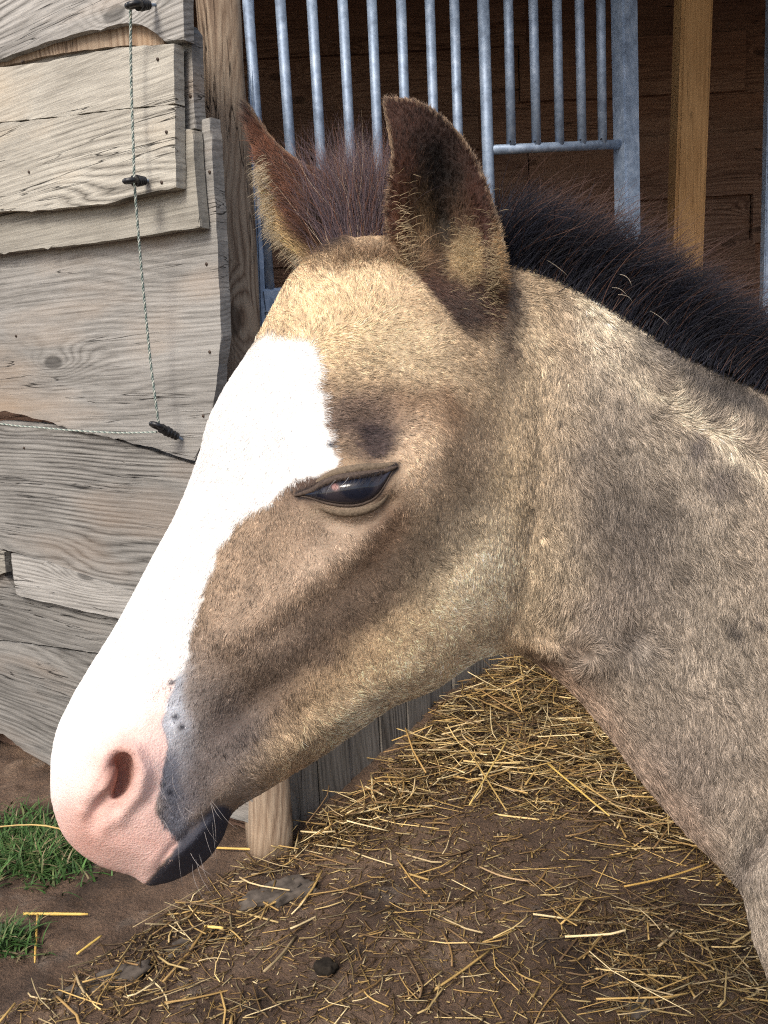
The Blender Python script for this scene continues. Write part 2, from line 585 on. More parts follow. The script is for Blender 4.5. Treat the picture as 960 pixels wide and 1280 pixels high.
def build_wall():
    root = empty('board_wall', tuple(WALL_O))
    tag(root, 'weathered grey wall of rough overlapping boards behind the foal\'s nose', 'wall')
    T = 0.026

    def board(pts, lvl, mat='plank', bevel=0.004, rough=0.0025, th=T):
        y0 = lvl
        w = on_wall(np.array([p[0] for p in pts], float), np.array([p[1] for p in pts], float), lvl + th)
        board.k += 1
        return slab('plank', w, y0, y0 + th, MAT[mat], root, WALL_M, bevel, rough, seed=board.k)
    board.k = 0
    X0 = -420
    # top board with its brown waney lower edge
    board([(X0, 150), (X0, -160), (226, -160), (230, 50), (205, 52), (186, 30), (150, 29), (110, 38), (60, 52), (0, 74), (-150, 112)], 0.030, 'plank', 0.006)
    board([(X0, 165), (X0, 120), (0, 60), (100, 30), (196, 20), (206, 56), (150, 58), (100, 62), (40, 74), (0, 83), (-150, 120)], 0.012, 'post', 0.003)
    # proud pair of pale boards, split by a long crack
    board([(X0, 250), (X0, 150), (0, 84), (60, 77), (145, 60), (217, 54), (218.5, 130), (150, 136), (60, 147), (0, 153)], 0.040, 'plank_pale', 0.003, 0.0015)
    board([(X0, 330), (X0, 252), (0, 154.2), (60, 148.2), (150, 137.2), (218.5, 131.2), (220, 235), (190, 240), (130, 255), (60, 262), (0, 264)], 0.040, 'plank_pale', 0.005, 0.002)
    # board behind it, showing along the lower edge and at the end
    board([(X0, 400), (X0, 300), (0, 230), (150, 200), (229, 160), (240, 162), (250, 284), (120, 303), (0, 316)], 0.012, 'plank_pale', 0.006, 0.002)
    board([(X0, 160), (150, 40), (232, 30), (240, 40), (244, 160), (228, 165), (100, 200), (X0, 260)], -0.004, 'plank', 0.004, 0.003, th=0.03)
    # wide board with cathedral grain
    board([(X0, 560), (X0, 390), (0, 300), (150, 280), (252, 250), (248, 150), (262, 146), (266, 200), (272, 300), (276, 420), (270, 480), (266, 510), (243, 577), (190, 560), (150, 549), (100, 540), (60, 526), (0, 513)], -0.022, 'plank', 0.005, 0.003, th=0.03)
    # next
    board([(X0, 790), (X0, 575), (0, 526), (80, 532), (150, 552), (240, 581), (300, 600), (300, 800), (175, 742), (120, 724), (60, 702), (0, 686), (-160, 740)], -0.034, 'plank_low', 0.005, 0.003, th=0.03)
    # thin short board
    board([(13, 692), (60, 703), (120, 725), (178, 744), (300, 800), (300, 832), (150, 774), (75, 757), (20, 744)], -0.020, 'plank', 0.005, 0.002, th=0.02)
    board([(X0, 800), (-120, 735), (0, 688), (5, 690), (7, 716), (-60, 740), (X0, 830)], -0.024, 'plank_pale', 0.003, 0.002, th=0.02)
    # low boards
    board([(X0, 900), (X0, 760), (0, 712), (20, 738), (150, 766), (300, 815), (300, 880), (120, 816), (0, 799)], -0.050, 'plank_low', 0.004, 0.002, th=0.03)
    board([(X0, 1010), (X0, 905), (0, 801.5), (120, 818.5), (300, 883), (320, 1030), (150, 990), (66, 960), (30, 938), (0, 915), (-200, 960)], -0.046, 'plank_low', 0.005, 0.004, th=0.03)
    # dark backing boards, well behind
    board([(X0, 1100), (X0, 850), (0, 850), (150, 900), (300, 960), (310, 1040), (100, 990), (20, 960)], -0.11, 'inner', 0.004, 0.004, th=0.03)
    for px, py, lf in ((197, 74, .067), (202, 228, .067), (208, 165, .067), (238, 120, .027), (262, 215, .009), (258, 330, .009), (262, 440, .009), (254, 520, .009), (28, 77, .067), (36, 215, .067), (20, 420, .009), (222, 640, -.003), (30, 560, -.003)):
        q = on_wall(np.array([px], float), np.array([py], float), lf)[0]
        c = WALL_O + WALL_DIR * q[0] + WALL_N * lf + np.array([0, 0, q[1]])
        tube_obj('nail', [c - WALL_N * .004, c + WALL_N * .0012], 0.0034, MAT['nail'], root, 8)
    return root


def box_bm(bm, lo, hi, bevel=0.0, segs=2):
    r = bmesh.ops.create_cube(bm, size=1.0)
    vs = r['verts']
    lo = np.array(lo); hi = np.array(hi)
    for v in vs:
        v.co = Vector(tuple((lo + hi) / 2 + np.array(v.co) * (hi - lo)))
    if bevel:
        es = list({e for v in vs for e in v.link_edges})
        bmesh.ops.bevel(bm, geom=es, offset=bevel, segments=segs, affect='EDGES')


def bm_obj(name, bm, mat, parent=None, M=None, smooth=False):
    me = bpy.data.meshes.new(name)
    bmesh.ops.recalc_face_normals(bm, faces=bm.faces)
    bm.to_mesh(me); bm.free()
    o = link(name, me, mat, parent, smooth)
    if M is not None: o.matrix_basis = M
    return o


def tube(pts, rad, seg=10, caps=True):
    """tube mesh arrays through points"""
    pts = np.asarray(pts, float)
    n = len(pts)
    rad = np.broadcast_to(np.asarray(rad, float), (n,))
    T = np.gradient(pts, axis=0)
    T /= np.linalg.norm(T, axis=1, keepdims=True)
    a = np.array([0, 0, 1.0]) if abs(T[0][2]) < 0.9 else np.array([1.0, 0, 0])
    V = []
    for i in range(n):
        s = np.cross(T[i], a); s /= np.linalg.norm(s)
        b = np.cross(T[i], s)
        for k in range(seg):
            th = 2 * math.pi * k / seg
            V.append(pts[i] + rad[i] * (math.cos(th) * s + math.sin(th) * b))
    Fc = []
    for i in range(n - 1):
        for k in range(seg):
            Fc.append((i * seg + k, i * seg + (k + 1) % seg, (i + 1) * seg + (k + 1) % seg, (i + 1) * seg + k))
    if caps:
        Fc.append(tuple(range(seg))[::-1]); Fc.append(tuple((n - 1) * seg + k for k in range(seg)))
    return V, Fc


def tube_obj(name, pts, rad, mat, parent=None, seg=10):
    V, Fc = tube(pts, rad, seg)
    me = bpy.data.meshes.new(name)
    me.from_pydata([tuple(v) for v in V], [], Fc)
    me.update()
    return link(name, me, mat, parent, True)


build_wall()


def build_corner_post():
    # squared pole at the corner: leans with the photo's upright, stands on the ground
    base = P(338, 1068, 2.125); base[2] = -0.03
    top = P(270, -40, 2.16)
    h = 2.5
    dirv = (top - base); dirv = dirv / dirv[2]
    bm = bmesh.new()
    n = 26
    ax = np.array([0.93, 0.36, 0]); ay = np.array([-0.36, 0.93, 0])
    ring0 = None
    for i in range(n + 1):
        z = h * i / n
        c = dirv * z
        hw = 0.052 + 0.002 * math.sin(i * 0.9)
        pts = []
        for k in range(16):
            th = 2 * math.pi * k / 16
            cx = math.copysign(abs(math.cos(th)) ** 0.62, math.cos(th)); sy = math.copysign(abs(math.sin(th)) ** 0.62, math.sin(th))
            q = c + ax * cx * hw + ay * sy * hw + 0.002 * (rng.random() - .5)
            pts.append(bm.verts.new(tuple(q)))
        if ring0:
            for k in range(16):
                bm.faces.new((ring0[k], ring0[(k + 1) % 16], pts[(k + 1) % 16], pts[k]))
        else:
            bm.faces.new(pts[::-1])
        ring0 = pts
    bm.faces.new(ring0)
    o = bm_obj('corner_post', bm, MAT['post'], smooth=True)
    o.location = tuple(base)
    tag(o, 'brown weathered upright timber post at the end of the board wall', 'post')


build_corner_post()


# ------------------------------------------------------------------ upright boards of the shelter front
def build_partition():
    o = np.array([POST_XY[0] + 0.03, POST_XY[1] + 0.0, 0.0])
    root = empty('boarded_partition', tuple(o))
    tag(root, 'low grey partition of upright boards below the foal\'s jaw', 'partition')
    d3 = np.array([*PART_DIR, 0]); n3 = np.array([*PART_N, 0])
    M = Matrix(((d3[0], n3[0], 0, o[0]), (d3[1], n3[1], 0, o[1]), (0, 0, 1, 0), (0, 0, 0, 1)))
    x = 0.035; k = 0
    while x < 2.3:
        wd = 0.095 + 0.045 * rng.random()
        y = 0.014 * (rng.random() - 0.5)
        sl = 0.004 * (rng.random() - 0.5)
        top = 0.62 + 0.02 * rng.random()
        slab('plank', [(x, -0.06), (x + wd, -0.06), (x + wd + sl, top), (x + sl, top)], -0.03 + y, y, MAT['kick'], root, M, 0.004, 0.001, seed=200 + k)
        x += wd + 0.006 + 0.006 * rng.random(); k += 1


build_partition()


# ------------------------------------------------------------------ galvanised gate
GA = P(318, 300, 2.22); GB = P(786, 300, 2.75)
G_N = np.cross((GB - GA) / np.linalg.norm(GB - GA), [0, 0, 1.0]); G_N[2] = 0; G_N /= np.linalg.norm(G_N)
G_X = np.array([-G_N[1], G_N[0], 0.0])


def on_gate(px, py, lift=0.0):
    d = ray(px, py)
    t = (((GA + G_N * lift) - _C) @ G_N) / (d @ G_N)
    return _C + d * np.asarray(t)[..., None]


def build_gate():
    base = on_gate(315, 700); base[2] = 0.1
    root = empty('galvanised_gate', tuple(base))
    tag(root, 'galvanised steel stable gate of upright bars behind the ears', 'gate')
    R = 0.0134
    long_px = [(311, 337, 362), (352, 375, 362), (392, 411, 362), (431, 447, 362), (468, 480, 362), (505, 514, 362), (541, 549, 362), (572, 578, 362)]
    for xt, xb, yb in long_px:
        a = on_gate(xt - 6, -60); b = on_gate(xb, yb)
        tube_obj('bar', [a, (a + b) / 2, b], R, MAT['galv'], root, 14)
    a = on_gate(602, -60); b = on_gate(617, 420)
    tube_obj('upright', [a, (a + b) / 2, b], 0.0165, MAT['galv'], root, 14)
    for xt, xb in ((635, 639), (666, 670.5), (696, 699.5), (724, 727.5), (751, 753)):
        a = on_gate(xt - 1, -60); b = on_gate(xb, 182)
        tube_obj('bar', [a, (a + b) / 2, b], 0.0135, MAT['galv'], root, 14)
    a = on_gate(612, 187.5); b = on_gate(778, 180)
    tube_obj('rail', [a, (a + b) / 2, b], 0.0135, MAT['galv'], root, 14)
    # flat lower rail and frame
    def bar_box(name, c0, c1, hw, hd, up):
        c0 = np.asarray(c0); c1 = np.asarray(c1)
        ax = c1 - c0; L = np.linalg.norm(ax); ax /= L
        n = G_N; s = np.cross(ax, n); s /= np.linalg.norm(s); n2 = np.cross(s, ax)
        bm = bmesh.new()
        box_bm(bm, (-0.0, -hw, -hd), (L, hw, hd), 0.006, 2)
        M = Matrix(((ax[0], s[0], n2[0], c0[0]), (ax[1], s[1], n2[1], c0[1]), (ax[2], s[2], n2[2], c0[2]), (0, 0, 0, 1)))
        return bm_obj(name, bm, MAT['galv'], root, M, False)
    bar_box('lower_rail', on_gate(326, 378), on_gate(620, 352), 0.032, 0.017, True)
    bar_box('frame_upright', on_gate(330, 480), on_gate(309, -60), 0.010, 0.012, True)
    bar_box('frame_upright', on_gate(790, 620), on_gate(779, -60), 0.030, 0.030, True)
    # bolt heads
    for q in ((639, 177), (670, 177), (727, 175), (753, 174)):
        c = on_gate(q[0] - 2, q[1], 0.013)
        tube_obj('rivet', [c, c + G_N * 0.003], 0.003, MAT['black'], root, 8)


build_gate()


# ------------------------------------------------------------------ inside of the shelter
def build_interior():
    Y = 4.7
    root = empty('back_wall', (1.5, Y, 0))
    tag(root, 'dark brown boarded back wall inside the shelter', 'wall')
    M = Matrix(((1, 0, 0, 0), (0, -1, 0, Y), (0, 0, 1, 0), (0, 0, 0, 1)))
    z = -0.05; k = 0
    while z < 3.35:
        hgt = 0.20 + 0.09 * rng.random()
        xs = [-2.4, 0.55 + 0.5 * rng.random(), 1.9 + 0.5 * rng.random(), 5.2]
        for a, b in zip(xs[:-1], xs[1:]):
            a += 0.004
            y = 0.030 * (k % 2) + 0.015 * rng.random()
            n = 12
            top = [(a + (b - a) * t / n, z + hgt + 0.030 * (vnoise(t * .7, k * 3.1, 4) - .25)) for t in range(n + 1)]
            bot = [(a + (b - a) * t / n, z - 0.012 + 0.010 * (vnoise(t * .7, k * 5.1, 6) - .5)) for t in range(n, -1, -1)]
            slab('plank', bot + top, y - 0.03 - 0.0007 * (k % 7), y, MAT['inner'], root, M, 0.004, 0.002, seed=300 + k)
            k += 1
        z += hgt
    slab('backing', [(-2.5, -.06), (5.2, -.06), (5.2, 3.5), (-2.5, 3.5)], -0.09, -0.06, MAT['inner'], root, M, 0, 0)  # panel added unseen to block sky between the planks
    # the other walls and the roof keep the inside dark
    def wall(name, lo, hi, label, cat):
        bm = bmesh.new()
        box_bm(bm, (0, 0, 0), np.array(hi) - np.array(lo))
        o = bm_obj(name, bm, MAT['roof'])
        o.location = tuple(lo)
        tag(o, label, cat)
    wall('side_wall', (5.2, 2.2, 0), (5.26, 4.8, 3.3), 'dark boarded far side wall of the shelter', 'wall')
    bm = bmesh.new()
    lo = [(-2.6, 3.5), (-0.55, 1.95), (-0.1, 1.9), (0.35, 1.75), (1.0, 1.5), (5.4, 1.5), (5.4, 4.9), (-2.6, 4.9)]  # front eave drawn forward, out of view, to shade the timber upright
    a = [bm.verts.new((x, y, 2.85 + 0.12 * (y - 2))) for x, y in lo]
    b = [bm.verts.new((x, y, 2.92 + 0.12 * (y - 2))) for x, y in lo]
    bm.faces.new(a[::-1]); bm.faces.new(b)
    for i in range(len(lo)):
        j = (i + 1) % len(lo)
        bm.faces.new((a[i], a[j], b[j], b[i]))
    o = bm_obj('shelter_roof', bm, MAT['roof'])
    tag(o, 'dark boarded roof over the shelter, front eave extended for shade', 'roof')
    # yellow timber upright inside
    c = P(855, 330, 3.15)
    bm = bmesh.new()
    box_bm(bm, (-0.053, -0.05, 0), (0.053, 0.05, 3.0), 0.010, 3)
    t = P(853, 0, 3.15); b2 = P(860, 325, 3.15)
    sh = (t - b2); sh = sh / sh[2]
    for v in bm.verts:
        v.co.x += sh[0] * (v.co.z - c[2]); v.co.y += 0
    o = bm_obj('timber_upright', bm, MAT['yellow'])
    o.location = (c[0], c[1], 0)
    tag(o, 'yellow brown planed timber upright inside the shelter', 'post')
    # steel upright at the right edge
    c = P(962, 200, 3.0)
    bm = bmesh.new()
    box_bm(bm, (-0.02, -0.02, 0), (0.02, 0.02, 2.8), 0.004, 2)
    o = bm_obj('steel_upright', bm, MAT['galv'])
    o.location = (c[0] + 0.002, c[1], 0)
    tag(o, 'thin galvanised steel upright at the right edge of the photo', 'post')


build_interior()


# ------------------------------------------------------------------ rope and insulators on the wall
def wall_point(px, py, lift):
    q = on_wall(np.array([px], float), np.array([py], float), lift)[0]
    return WALL_O + WALL_DIR * q[0] + WALL_N * lift + np.array([0, 0, q[1]])


def build_rope():
    key = [(163, 3, .105), (164, 100, .10), (167, 190, .105), (168, 226, .105), (172, 280, .095), (180, 370, .08), (188, 450, .07), (195, 505, .068), (199, 534, .06)]
    pts = spline([wall_point(*k) for k in key], 10, False)
    m, nt, bs = new_mat('twisted_rope')
    a = N(nt, 'ShaderNodeAttribute', attribute_name='Col')
    nt.links.new(a.outputs['Color'], bs.inputs['Base Color'])
    bs.inputs['Roughness'].default_value = 0.7

    def strands(path, r, name):
        # three laid strands twisted about the path
        L = np.concatenate([[0], np.cumsum(np.linalg.norm(np.diff(path, axis=0), axis=1))])
        n = int(L[-1] / 0.0022)
        s = np.linspace(0, L[-1], n)
        c = np.stack([np.interp(s, L, path[:, k]) for k in range(3)], 1)
        T = np.gradient(c, axis=0); T /= np.linalg.norm(T, axis=1, keepdims=True)
        A = np.cross(T, WALL_N); A /= np.linalg.norm(A, axis=1, keepdims=True)
        B = np.cross(T, A)
        VV, FF, CC = [], [], []
        for k, colr in enumerate(((0.12, 0.17, 0.155), (0.46, 0.48, 0.43), (0.27, 0.32, 0.29))):
            th = s / 0.021 * 2 * math.pi + k * 2.094
            q = c + (A * np.cos(th)[:, None] + B * np.sin(th)[:, None]) * r
            v, f = tube(q, r * 1.02, 6)
            b = len(VV)
            VV += [tuple(x) for x in v]; FF += [tuple(i + b for i in x) for x in f]; CC += [colr] * len(v)
        me = bpy.data.meshes.new(name)
        me.from_pydata(VV, [], FF); me.update()
        vcol(me, np.array(CC))
        return link(name, me, m, None, True)
    o = strands(pts, 0.0015, 'fence_rope')
    tag(o, 'thin green and white twisted rope hanging down the board wall', 'rope')
    key = [(196, 540, .058), (150, 541, .03), (90, 538, .03), (30, 533, .03), (-60, 530, .035), (-300, 545, .04)]
    o = strands(spline([wall_point(*k) for k in key], 10, False), 0.0011, 'fence_rope')
    tag(o, 'pale rope running level to the left along the gap between boards', 'rope')


build_rope()


def build_insulator(c0, c1, label, ring_r=0.013):
    """black screw-in ring insulator: ribbed body along c0->c1, ring at c1, wood screw at c0"""
    c0 = np.asarray(c0); c1 = np.asarray(c1)
    ax = c1 - c0; L = np.linalg.norm(ax); ax /= L
    root = empty('rope_insulator', tuple(c0))
    tag(root, label, 'insulator', 'black insulators on the board wall')
    n = 41
    s = np.linspace(0, 1, n)
    r = 0.0065 + 0.0045 * s + 0.0022 * (np.sin(s * 5 * 2 * math.pi) > 0) * (s < 0.75)
    tube_obj('body', c0 + ax * (L * s)[:, None], r, MAT['black'], root, 14)
    tube_obj('screw', [c0 - ax * 0.03, c0 - ax * 0.01, c0 + ax * 0.002], [0.002, 0.003, 0.0035], MAT['galv'], root, 8)
    up = np.array([0, 0, 1.0]); sdir = np.cross(ax, up); sdir /= np.linalg.norm(sdir)
    th = np.linspace(0, 2 * math.pi, 21)
    cc = c1 + ax * ring_r * 0.8
    ring = cc + (np.cos(th)[:, None] * ax + np.sin(th)[:, None] * sdir) * ring_r
    tube_obj('ring', ring, 0.0055, MAT['black'], root, 10)


build_insulator(wall_point(186, 6, .075), wall_point(172, 6, .105), 'black plastic insulator at the very top of the board wall')
build_insulator(wall_point(181, 226, .075), wall_point(167, 226, .105), 'black plastic insulator halfway up the hanging rope, on the pale board', 0.011)
build_insulator(wall_point(222, 546, .02), wall_point(201, 535, .06), 'black ribbed insulator at the lower end of the hanging rope')


# ------------------------------------------------------------------ straw, stones, grass
def stalks(pos, ang, tilt, length, rad, bend, cols, seg=4, ns=5):
    """many straw stalks as one mesh: tubes with a kink, four-sided"""
    n = len(pos)
    t = np.linspace(-0.5, 0.5, ns)
    d = np.stack([np.cos(ang) * np.cos(tilt), np.sin(ang) * np.cos(tilt), np.sin(tilt)], 1)
    side = np.stack([-np.sin(ang), np.cos(ang), np.zeros(n)], 1)
    up = np.cross(d, side)
    kink = np.abs(t[None] - (rng.random((n, 1)) - .5) * .6) * bend[:, None]
    ctr = pos[:, None] + d[:, None] * (t[None] * length[:, None])[..., None] + side[:, None] * (kink * length[:, None])[..., None] + up[:, None] * ((kink * length[:, None]) * (rng.random((n, 1)) - .5))[..., None]
    V = np.empty((n, ns, seg, 3))
    fl = 0.45 + 0.55 * rng.random(n)          # flattened straws
    for k in range(seg):
        th = 2 * math.pi * k / seg + 0.4
        V[:, :, k] = ctr + rad[:, None, None] * (math.cos(th) * side[:, None] + math.sin(th) * fl[:, None, None] * up[:, None])
    Q = []
    base = np.arange(n)[:, None] * ns * seg
    for i in range(ns - 1):
        for k in range(seg):
            Q.append(base + np.array([i * seg + k, i * seg + (k + 1) % seg, (i + 1) * seg + (k + 1) % seg, (i + 1) * seg + k])[None])
    Q.append(base + np.array([0, 1, 2, 3])[::-1][None]); Q.append(base + np.array([0, 1, 2, 3])[None] + (ns - 1) * seg)
    Q = np.concatenate(Q)
    C = np.repeat(cols, ns * seg, axis=0)
    return V.reshape(-1, 3), Q, C


def straw_density(px, py):
    """thickness of the straw cover as it lies, 0..1"""
    heap = sstep(-10, 50, poly_sd(np.array([(250, 1120), (330, 1045), (420, 1010), (560, 900), (640, 845), (700, 820), (1000, 800), (1100, 1250), (930, 1165), (860, 1085), (700, 1040), (560, 1030), (430, 1085), (340, 1105)]), px, py))
    r = sstep(-30, 60, poly_sd(np.array([(650, 1090), (1000, 1120), (1000, 1290), (760, 1300), (700, 1180)]), px, py)) * 0.55
    l = sstep(-30, 60, poly_sd(np.array([(-50, 1125), (230, 1105), (400, 1110), (330, 1180), (160, 1300), (-50, 1300)]), px, py)) * 0.48
    b = sstep(-20, 50, poly_sd(np.array([(230, 1230), (560, 1190), (620, 1290), (200, 1320)]), px, py)) * 0.3
    w = sstep(-20, 20, poly_sd(np.array([(-50, 960), (60, 965), (80, 1020), (-50, 1030)]), px, py)) * 0.35
    return np.maximum.reduce([heap, r, l, b, w, np.full(px.shape, 0.17)])


STRAW_COLS = srgb([(216, 188, 130), (200, 166, 104), (228, 206, 158), (170, 138, 86), (146, 116, 76), (120, 96, 68), (188, 166, 126), (104, 82, 60)])


def scatter(n_try, kind):
    X = rng.uniform(-1.9, 1.9, n_try); Y = rng.uniform(1.2, 4.2, n_try)
    px, py, Z = to_px(np.stack([X, Y, np.zeros(n_try)], 1))
    d = straw_density(px, py) * (0.45 + 1.1 * fbm(X * 5, Y * 5, 21))
    keep = (rng.random(n_try) < d ** (1.0 if kind == 'long' else 0.7)) & (px > -150) & (px < 1110) & (py < 1380)
    # keep clear of the wall and behind the boards
    off = (X - POST_XY[0]) * PART_N[0] + (Y - POST_XY[1]) * PART_N[1]
    keep &= (off > 0.02)
    q = np.stack([X - WALL_O[0], Y - WALL_O[1], X * 0], 1)
    keep &= (q @ WALL_N > 0.02) | (q @ WALL_DIR < -0.05)
    return X[keep], Y[keep], px[keep], py[keep], d[keep]


def build_straw():
    parts = []
    # old trodden layer, then long stalks over it
    for n_try, lmin, lmax, r0, r1, zt, tone, pw in ((42000, .03, .12, .0008, .0012, .02, .40, 1.2), (22000, .04, .14, .0010, .0016, .05, .80, 1.25), (14000, .06, .19, .0012, .0019, .07, 1.1, 1.3)):
        X, Y, px, py, d = scatter(n_try, 'long')
        k = rng.random(len(X)) < np.clip(d, 0, 1) ** (pw - 1)
        X, Y, px, py, d = (q[k] for q in (X, Y, px, py, d))
        n = len(X)
        L = lmin + (lmax - lmin) * rng.random(n) ** 2.0
        ang = rng.normal(0.1, 1.05, n)
        tilt = rng.normal(0, 0.20, n) * (0.25 + np.clip(d, 0, 1.2))
        z = ground_z(X, Y) + 0.003 + zt * rng.random(n) ** 1.3 * np.clip(d, 0, 1.2) ** 1.5 + np.abs(np.sin(tilt)) * L * .3
        ci = rng.choice(8, n, p=[.14, .16, .12, .16, .14, .11, .11, .06])
        col = STRAW_COLS[ci] * tone * (0.55 + 0.6 * rng.random((n, 1)))
        parts.append(stalks(np.stack([X, Y, z], 1), ang, tilt, L, r0 + (r1) * rng.random(n) ** 2, np.abs(rng.normal(0, .2, n)), col))
    # chopped bits and chaff
    X, Y, px, py, d = scatter(210000, 'bits')
    n = len(X)
    L = 0.006 + 0.034 * rng.random(n) ** 2.5
    ang = rng.uniform(0, math.pi, n)
    tilt = rng.normal(0, 0.25, n)
    z = ground_z(X, Y) + 0.001 + 0.02 * rng.random(n) * np.clip(d, 0, 1)
    ci = rng.choice(8, n, p=[.07, .10, .06, .18, .20, .18, .06, .15])
    col = STRAW_COLS[ci] * (0.25 + 0.55 * rng.random((n, 1)))
    parts.append(stalks(np.stack([X, Y, z], 1), ang, tilt, L, 0.0006 + 0.0010 * rng.random(n), np.abs(rng.normal(0, .1, n)), col, 4, 3))
    pass
    Vs, Qs, Cs = [], [], []
    b = 0
    for V, Q, C in parts:
        Vs.append(V); Qs.append(Q + b); Cs.append(C); b += len(V)
    me = np_mesh('straw', np.concatenate(Vs), np.concatenate(Qs), 4)
    vcol(me, np.concatenate(Cs))
    o = link('loose_straw', me, MAT['straw'])
    tag(o, 'loose golden straw and chaff scattered over the brown earth', 'straw', kind='stuff')


build_straw()


def big_stalk(a, b, r, col, label, bend=0.0, lift=0.012):
    A = ground_hit(*a); B = ground_hit(*b)
    A[2] = ground_z(A[0], A[1]) + lift; B[2] = ground_z(B[0], B[1]) + lift
    s = np.linspace(0, 1, 9)[:, None]
    side = np.cross(B - A, [0, 0, 1]); side /= np.linalg.norm(side)
    pts = A + (B - A) * s + side * (np.sin(s * math.pi) * bend)
    rr = np.full(9, r * .72); rr[4] *= 1.2; rr[-1] *= .7
    V, Fc = tube(pts, rr, 8)
    me = bpy.data.meshes.new('straw_stalk')
    me.from_pydata([tuple(v) for v in V], [], Fc); me.update()
    vcol(me, np.tile(srgb(col) * (0.85), (len(V), 1)) * (0.9 + 0.2 * rng.random((len(V), 1))))
    o = link('straw_stalk', me, MAT['straw'], None, True)
    tag(o, label, 'straw', 'single straw stalks lying on the earth')


big_stalk((30, 1148), (111, 1150), 0.0042, (226, 190, 104), 'thick bright straw stalk lying level on the earth below the grass')
big_stalk((48, 1152), (44, 1207), 0.0034, (210, 172, 92), 'short straw stalk pointing towards the viewer under the level one')
big_stalk((97, 1201), (128, 1179), 0.0034, (220, 186, 100), 'short bright straw stalk slanting alone at lower left')
big_stalk((255, 1165), (280, 1168), 0.0040, (232, 202, 120), 'short pale straw piece beside the flat grey stone')
big_stalk((-20, 1066), (112, 1085), 0.0026, (200, 170, 110), 'long thin bent straw lying across the green grass', -0.05, 0.06)
big_stalk((270, 1070), (345, 1072), 0.0036, (216, 180, 100), 'bright straw stalk at the foot of the corner post')
big_stalk((584, 975), (634, 1040), 0.0028, (190, 160, 100), 'long straw stalk leaning down the front of the straw heap', 0.0, 0.05)
big_stalk((588, 1042), (636, 968), 0.0030, (214, 184, 112), 'pale straw stalk crossing the leaning one on the heap', 0.0, 0.055)
big_stalk((685, 985), (762, 1040), 0.0034, (216, 184, 104), 'thick straw stalk slanting across the middle of the heap', 0.0, 0.05)
big_stalk((600, 1088), (662, 1105), 0.0026, (190, 160, 120), 'thin bent pale stalk lying alone on bare earth', 0.01)
big_stalk((780, 1112), (885, 1083), 0.0030, (206, 166, 92), 'long straw stalk pointing at the foal\'s chest', 0.008, 0.02)


def stone(px, py, rx, ry, rz, rot, label, name='stone', mat='stone', cat='stone', sink=0.35):
    c = ground_hit(px, py)
    bm = bmesh.new()
    bmesh.ops.create_icosphere(bm, subdivisions=4, radius=1.0)
    sd = px * 0.013
    for v in bm.verts:
        p = np.array(v.co)
        k = 1 + 0.95 * (fbm(p[0] * 1.6 + sd, p[1] * 1.6 + p[2], 31, 3) - .5) + 0.12 * (vnoise(p[0] * 6 + sd, p[1] * 6 + p[2] * 5, 5) - .5)
        q = p * k
        q[2] = min(q[2], 0.62 + 0.1 * vnoise(p[0] * 3, p[1] * 3, 2))
        v.co = Vector((q[0] * rx, q[1] * ry, q[2] * rz))
    o = bm_obj(name, bm, MAT[mat], smooth=True)
    o.location = (c[0], c[1], ground_z(c[0], c[1]) + rz * (0.3 - sink * 1.6))
    o.rotation_euler[2] = rot
    tag(o, label, cat, None)


stone(352, 1120, 0.085, 0.045, 0.022, 0.5, 'flat grey stone sunk in the earth below the chin')
stone(128, 1228, 0.09, 0.035, 0.018, 0.5, 'long pale flat stone half buried at lower left')
stone(235, 1180, 0.05, 0.025, 0.014, 0.4, 'small flat grey stone between the straws left of centre')
stone(800, 1262, 0.03, 0.02, 0.012, 0.2, 'tiny flat stone in the earth at lower right')
stone(408, 1217, 0.022, 0.018, 0.022, 0.2, 'small dark lump of dung on the bare earth', 'dung_lump', 'dung', 'dung', 0.0)


def build_grass(cx, cy, sx, sy, n, hgt, label):
    px = rng.normal(cx, sx, n); py = rng.normal(cy, sy, n)
    g = ground_hit(px, py)
    g[:, 2] = ground_z(g[:, 0], g[:, 1]) - 0.005
    ang = rng.uniform(0, 2 * math.pi, n)
    h = hgt * (0.45 + 0.75 * rng.random(n))
    lean = rng.uniform(0.3, 1.6, n)
    wd = 0.0018 + 0.0022 * rng.random(n)
    ns = 5
    V = np.empty((n, ns, 2, 3))
    dx = np.stack([np.cos(ang), np.sin(ang), ang * 0], 1)
    sd = np.stack([-np.sin(ang), np.cos(ang), ang * 0], 1)
    for i in range(ns):
        t = i / (ns - 1)
        c = g + dx * (h * lean * t ** 1.7)[:, None] + np.array([0, 0, 1.0]) * (h * (t - 0.35 * lean * t * t))[:, None]
        for k, s in enumerate((-1, 1)):
            V[:, i, k] = c + sd * (s * wd * (1 - t) ** 0.6)[:, None]
    base = np.arange(n)[:, None] * ns * 2
    Q = np.concatenate([base + np.array([2 * i, 2 * i + 1, 2 * i + 3, 2 * i + 2])[None] for i in range(ns - 1)])
    me = np_mesh('grass', V.reshape(-1, 3), Q, 4)
    c0 = np.array([(0.045, 0.10, 0.025), (0.065, 0.14, 0.035), (0.03, 0.07, 0.018), (0.12, 0.15, 0.055), (0.22, 0.18, 0.10)])[rng.choice(5, n, p=[.32, .26, .2, .12, .10])]
    vcol(me, np.repeat(c0 * (0.7 + 0.6 * rng.random((n, 1))), ns * 2, axis=0))
    o = link('grass', me, MAT['grass'])
    tag(o, label, 'grass', kind='stuff')


build_grass(50, 1064, 38, 17, 2100, 0.055, 'tuft of green grass on the earth left of the muzzle')
build_grass(5, 1182, 20, 9, 350, 0.05, 'small patch of green grass at the lower left edge')

#FOAL#

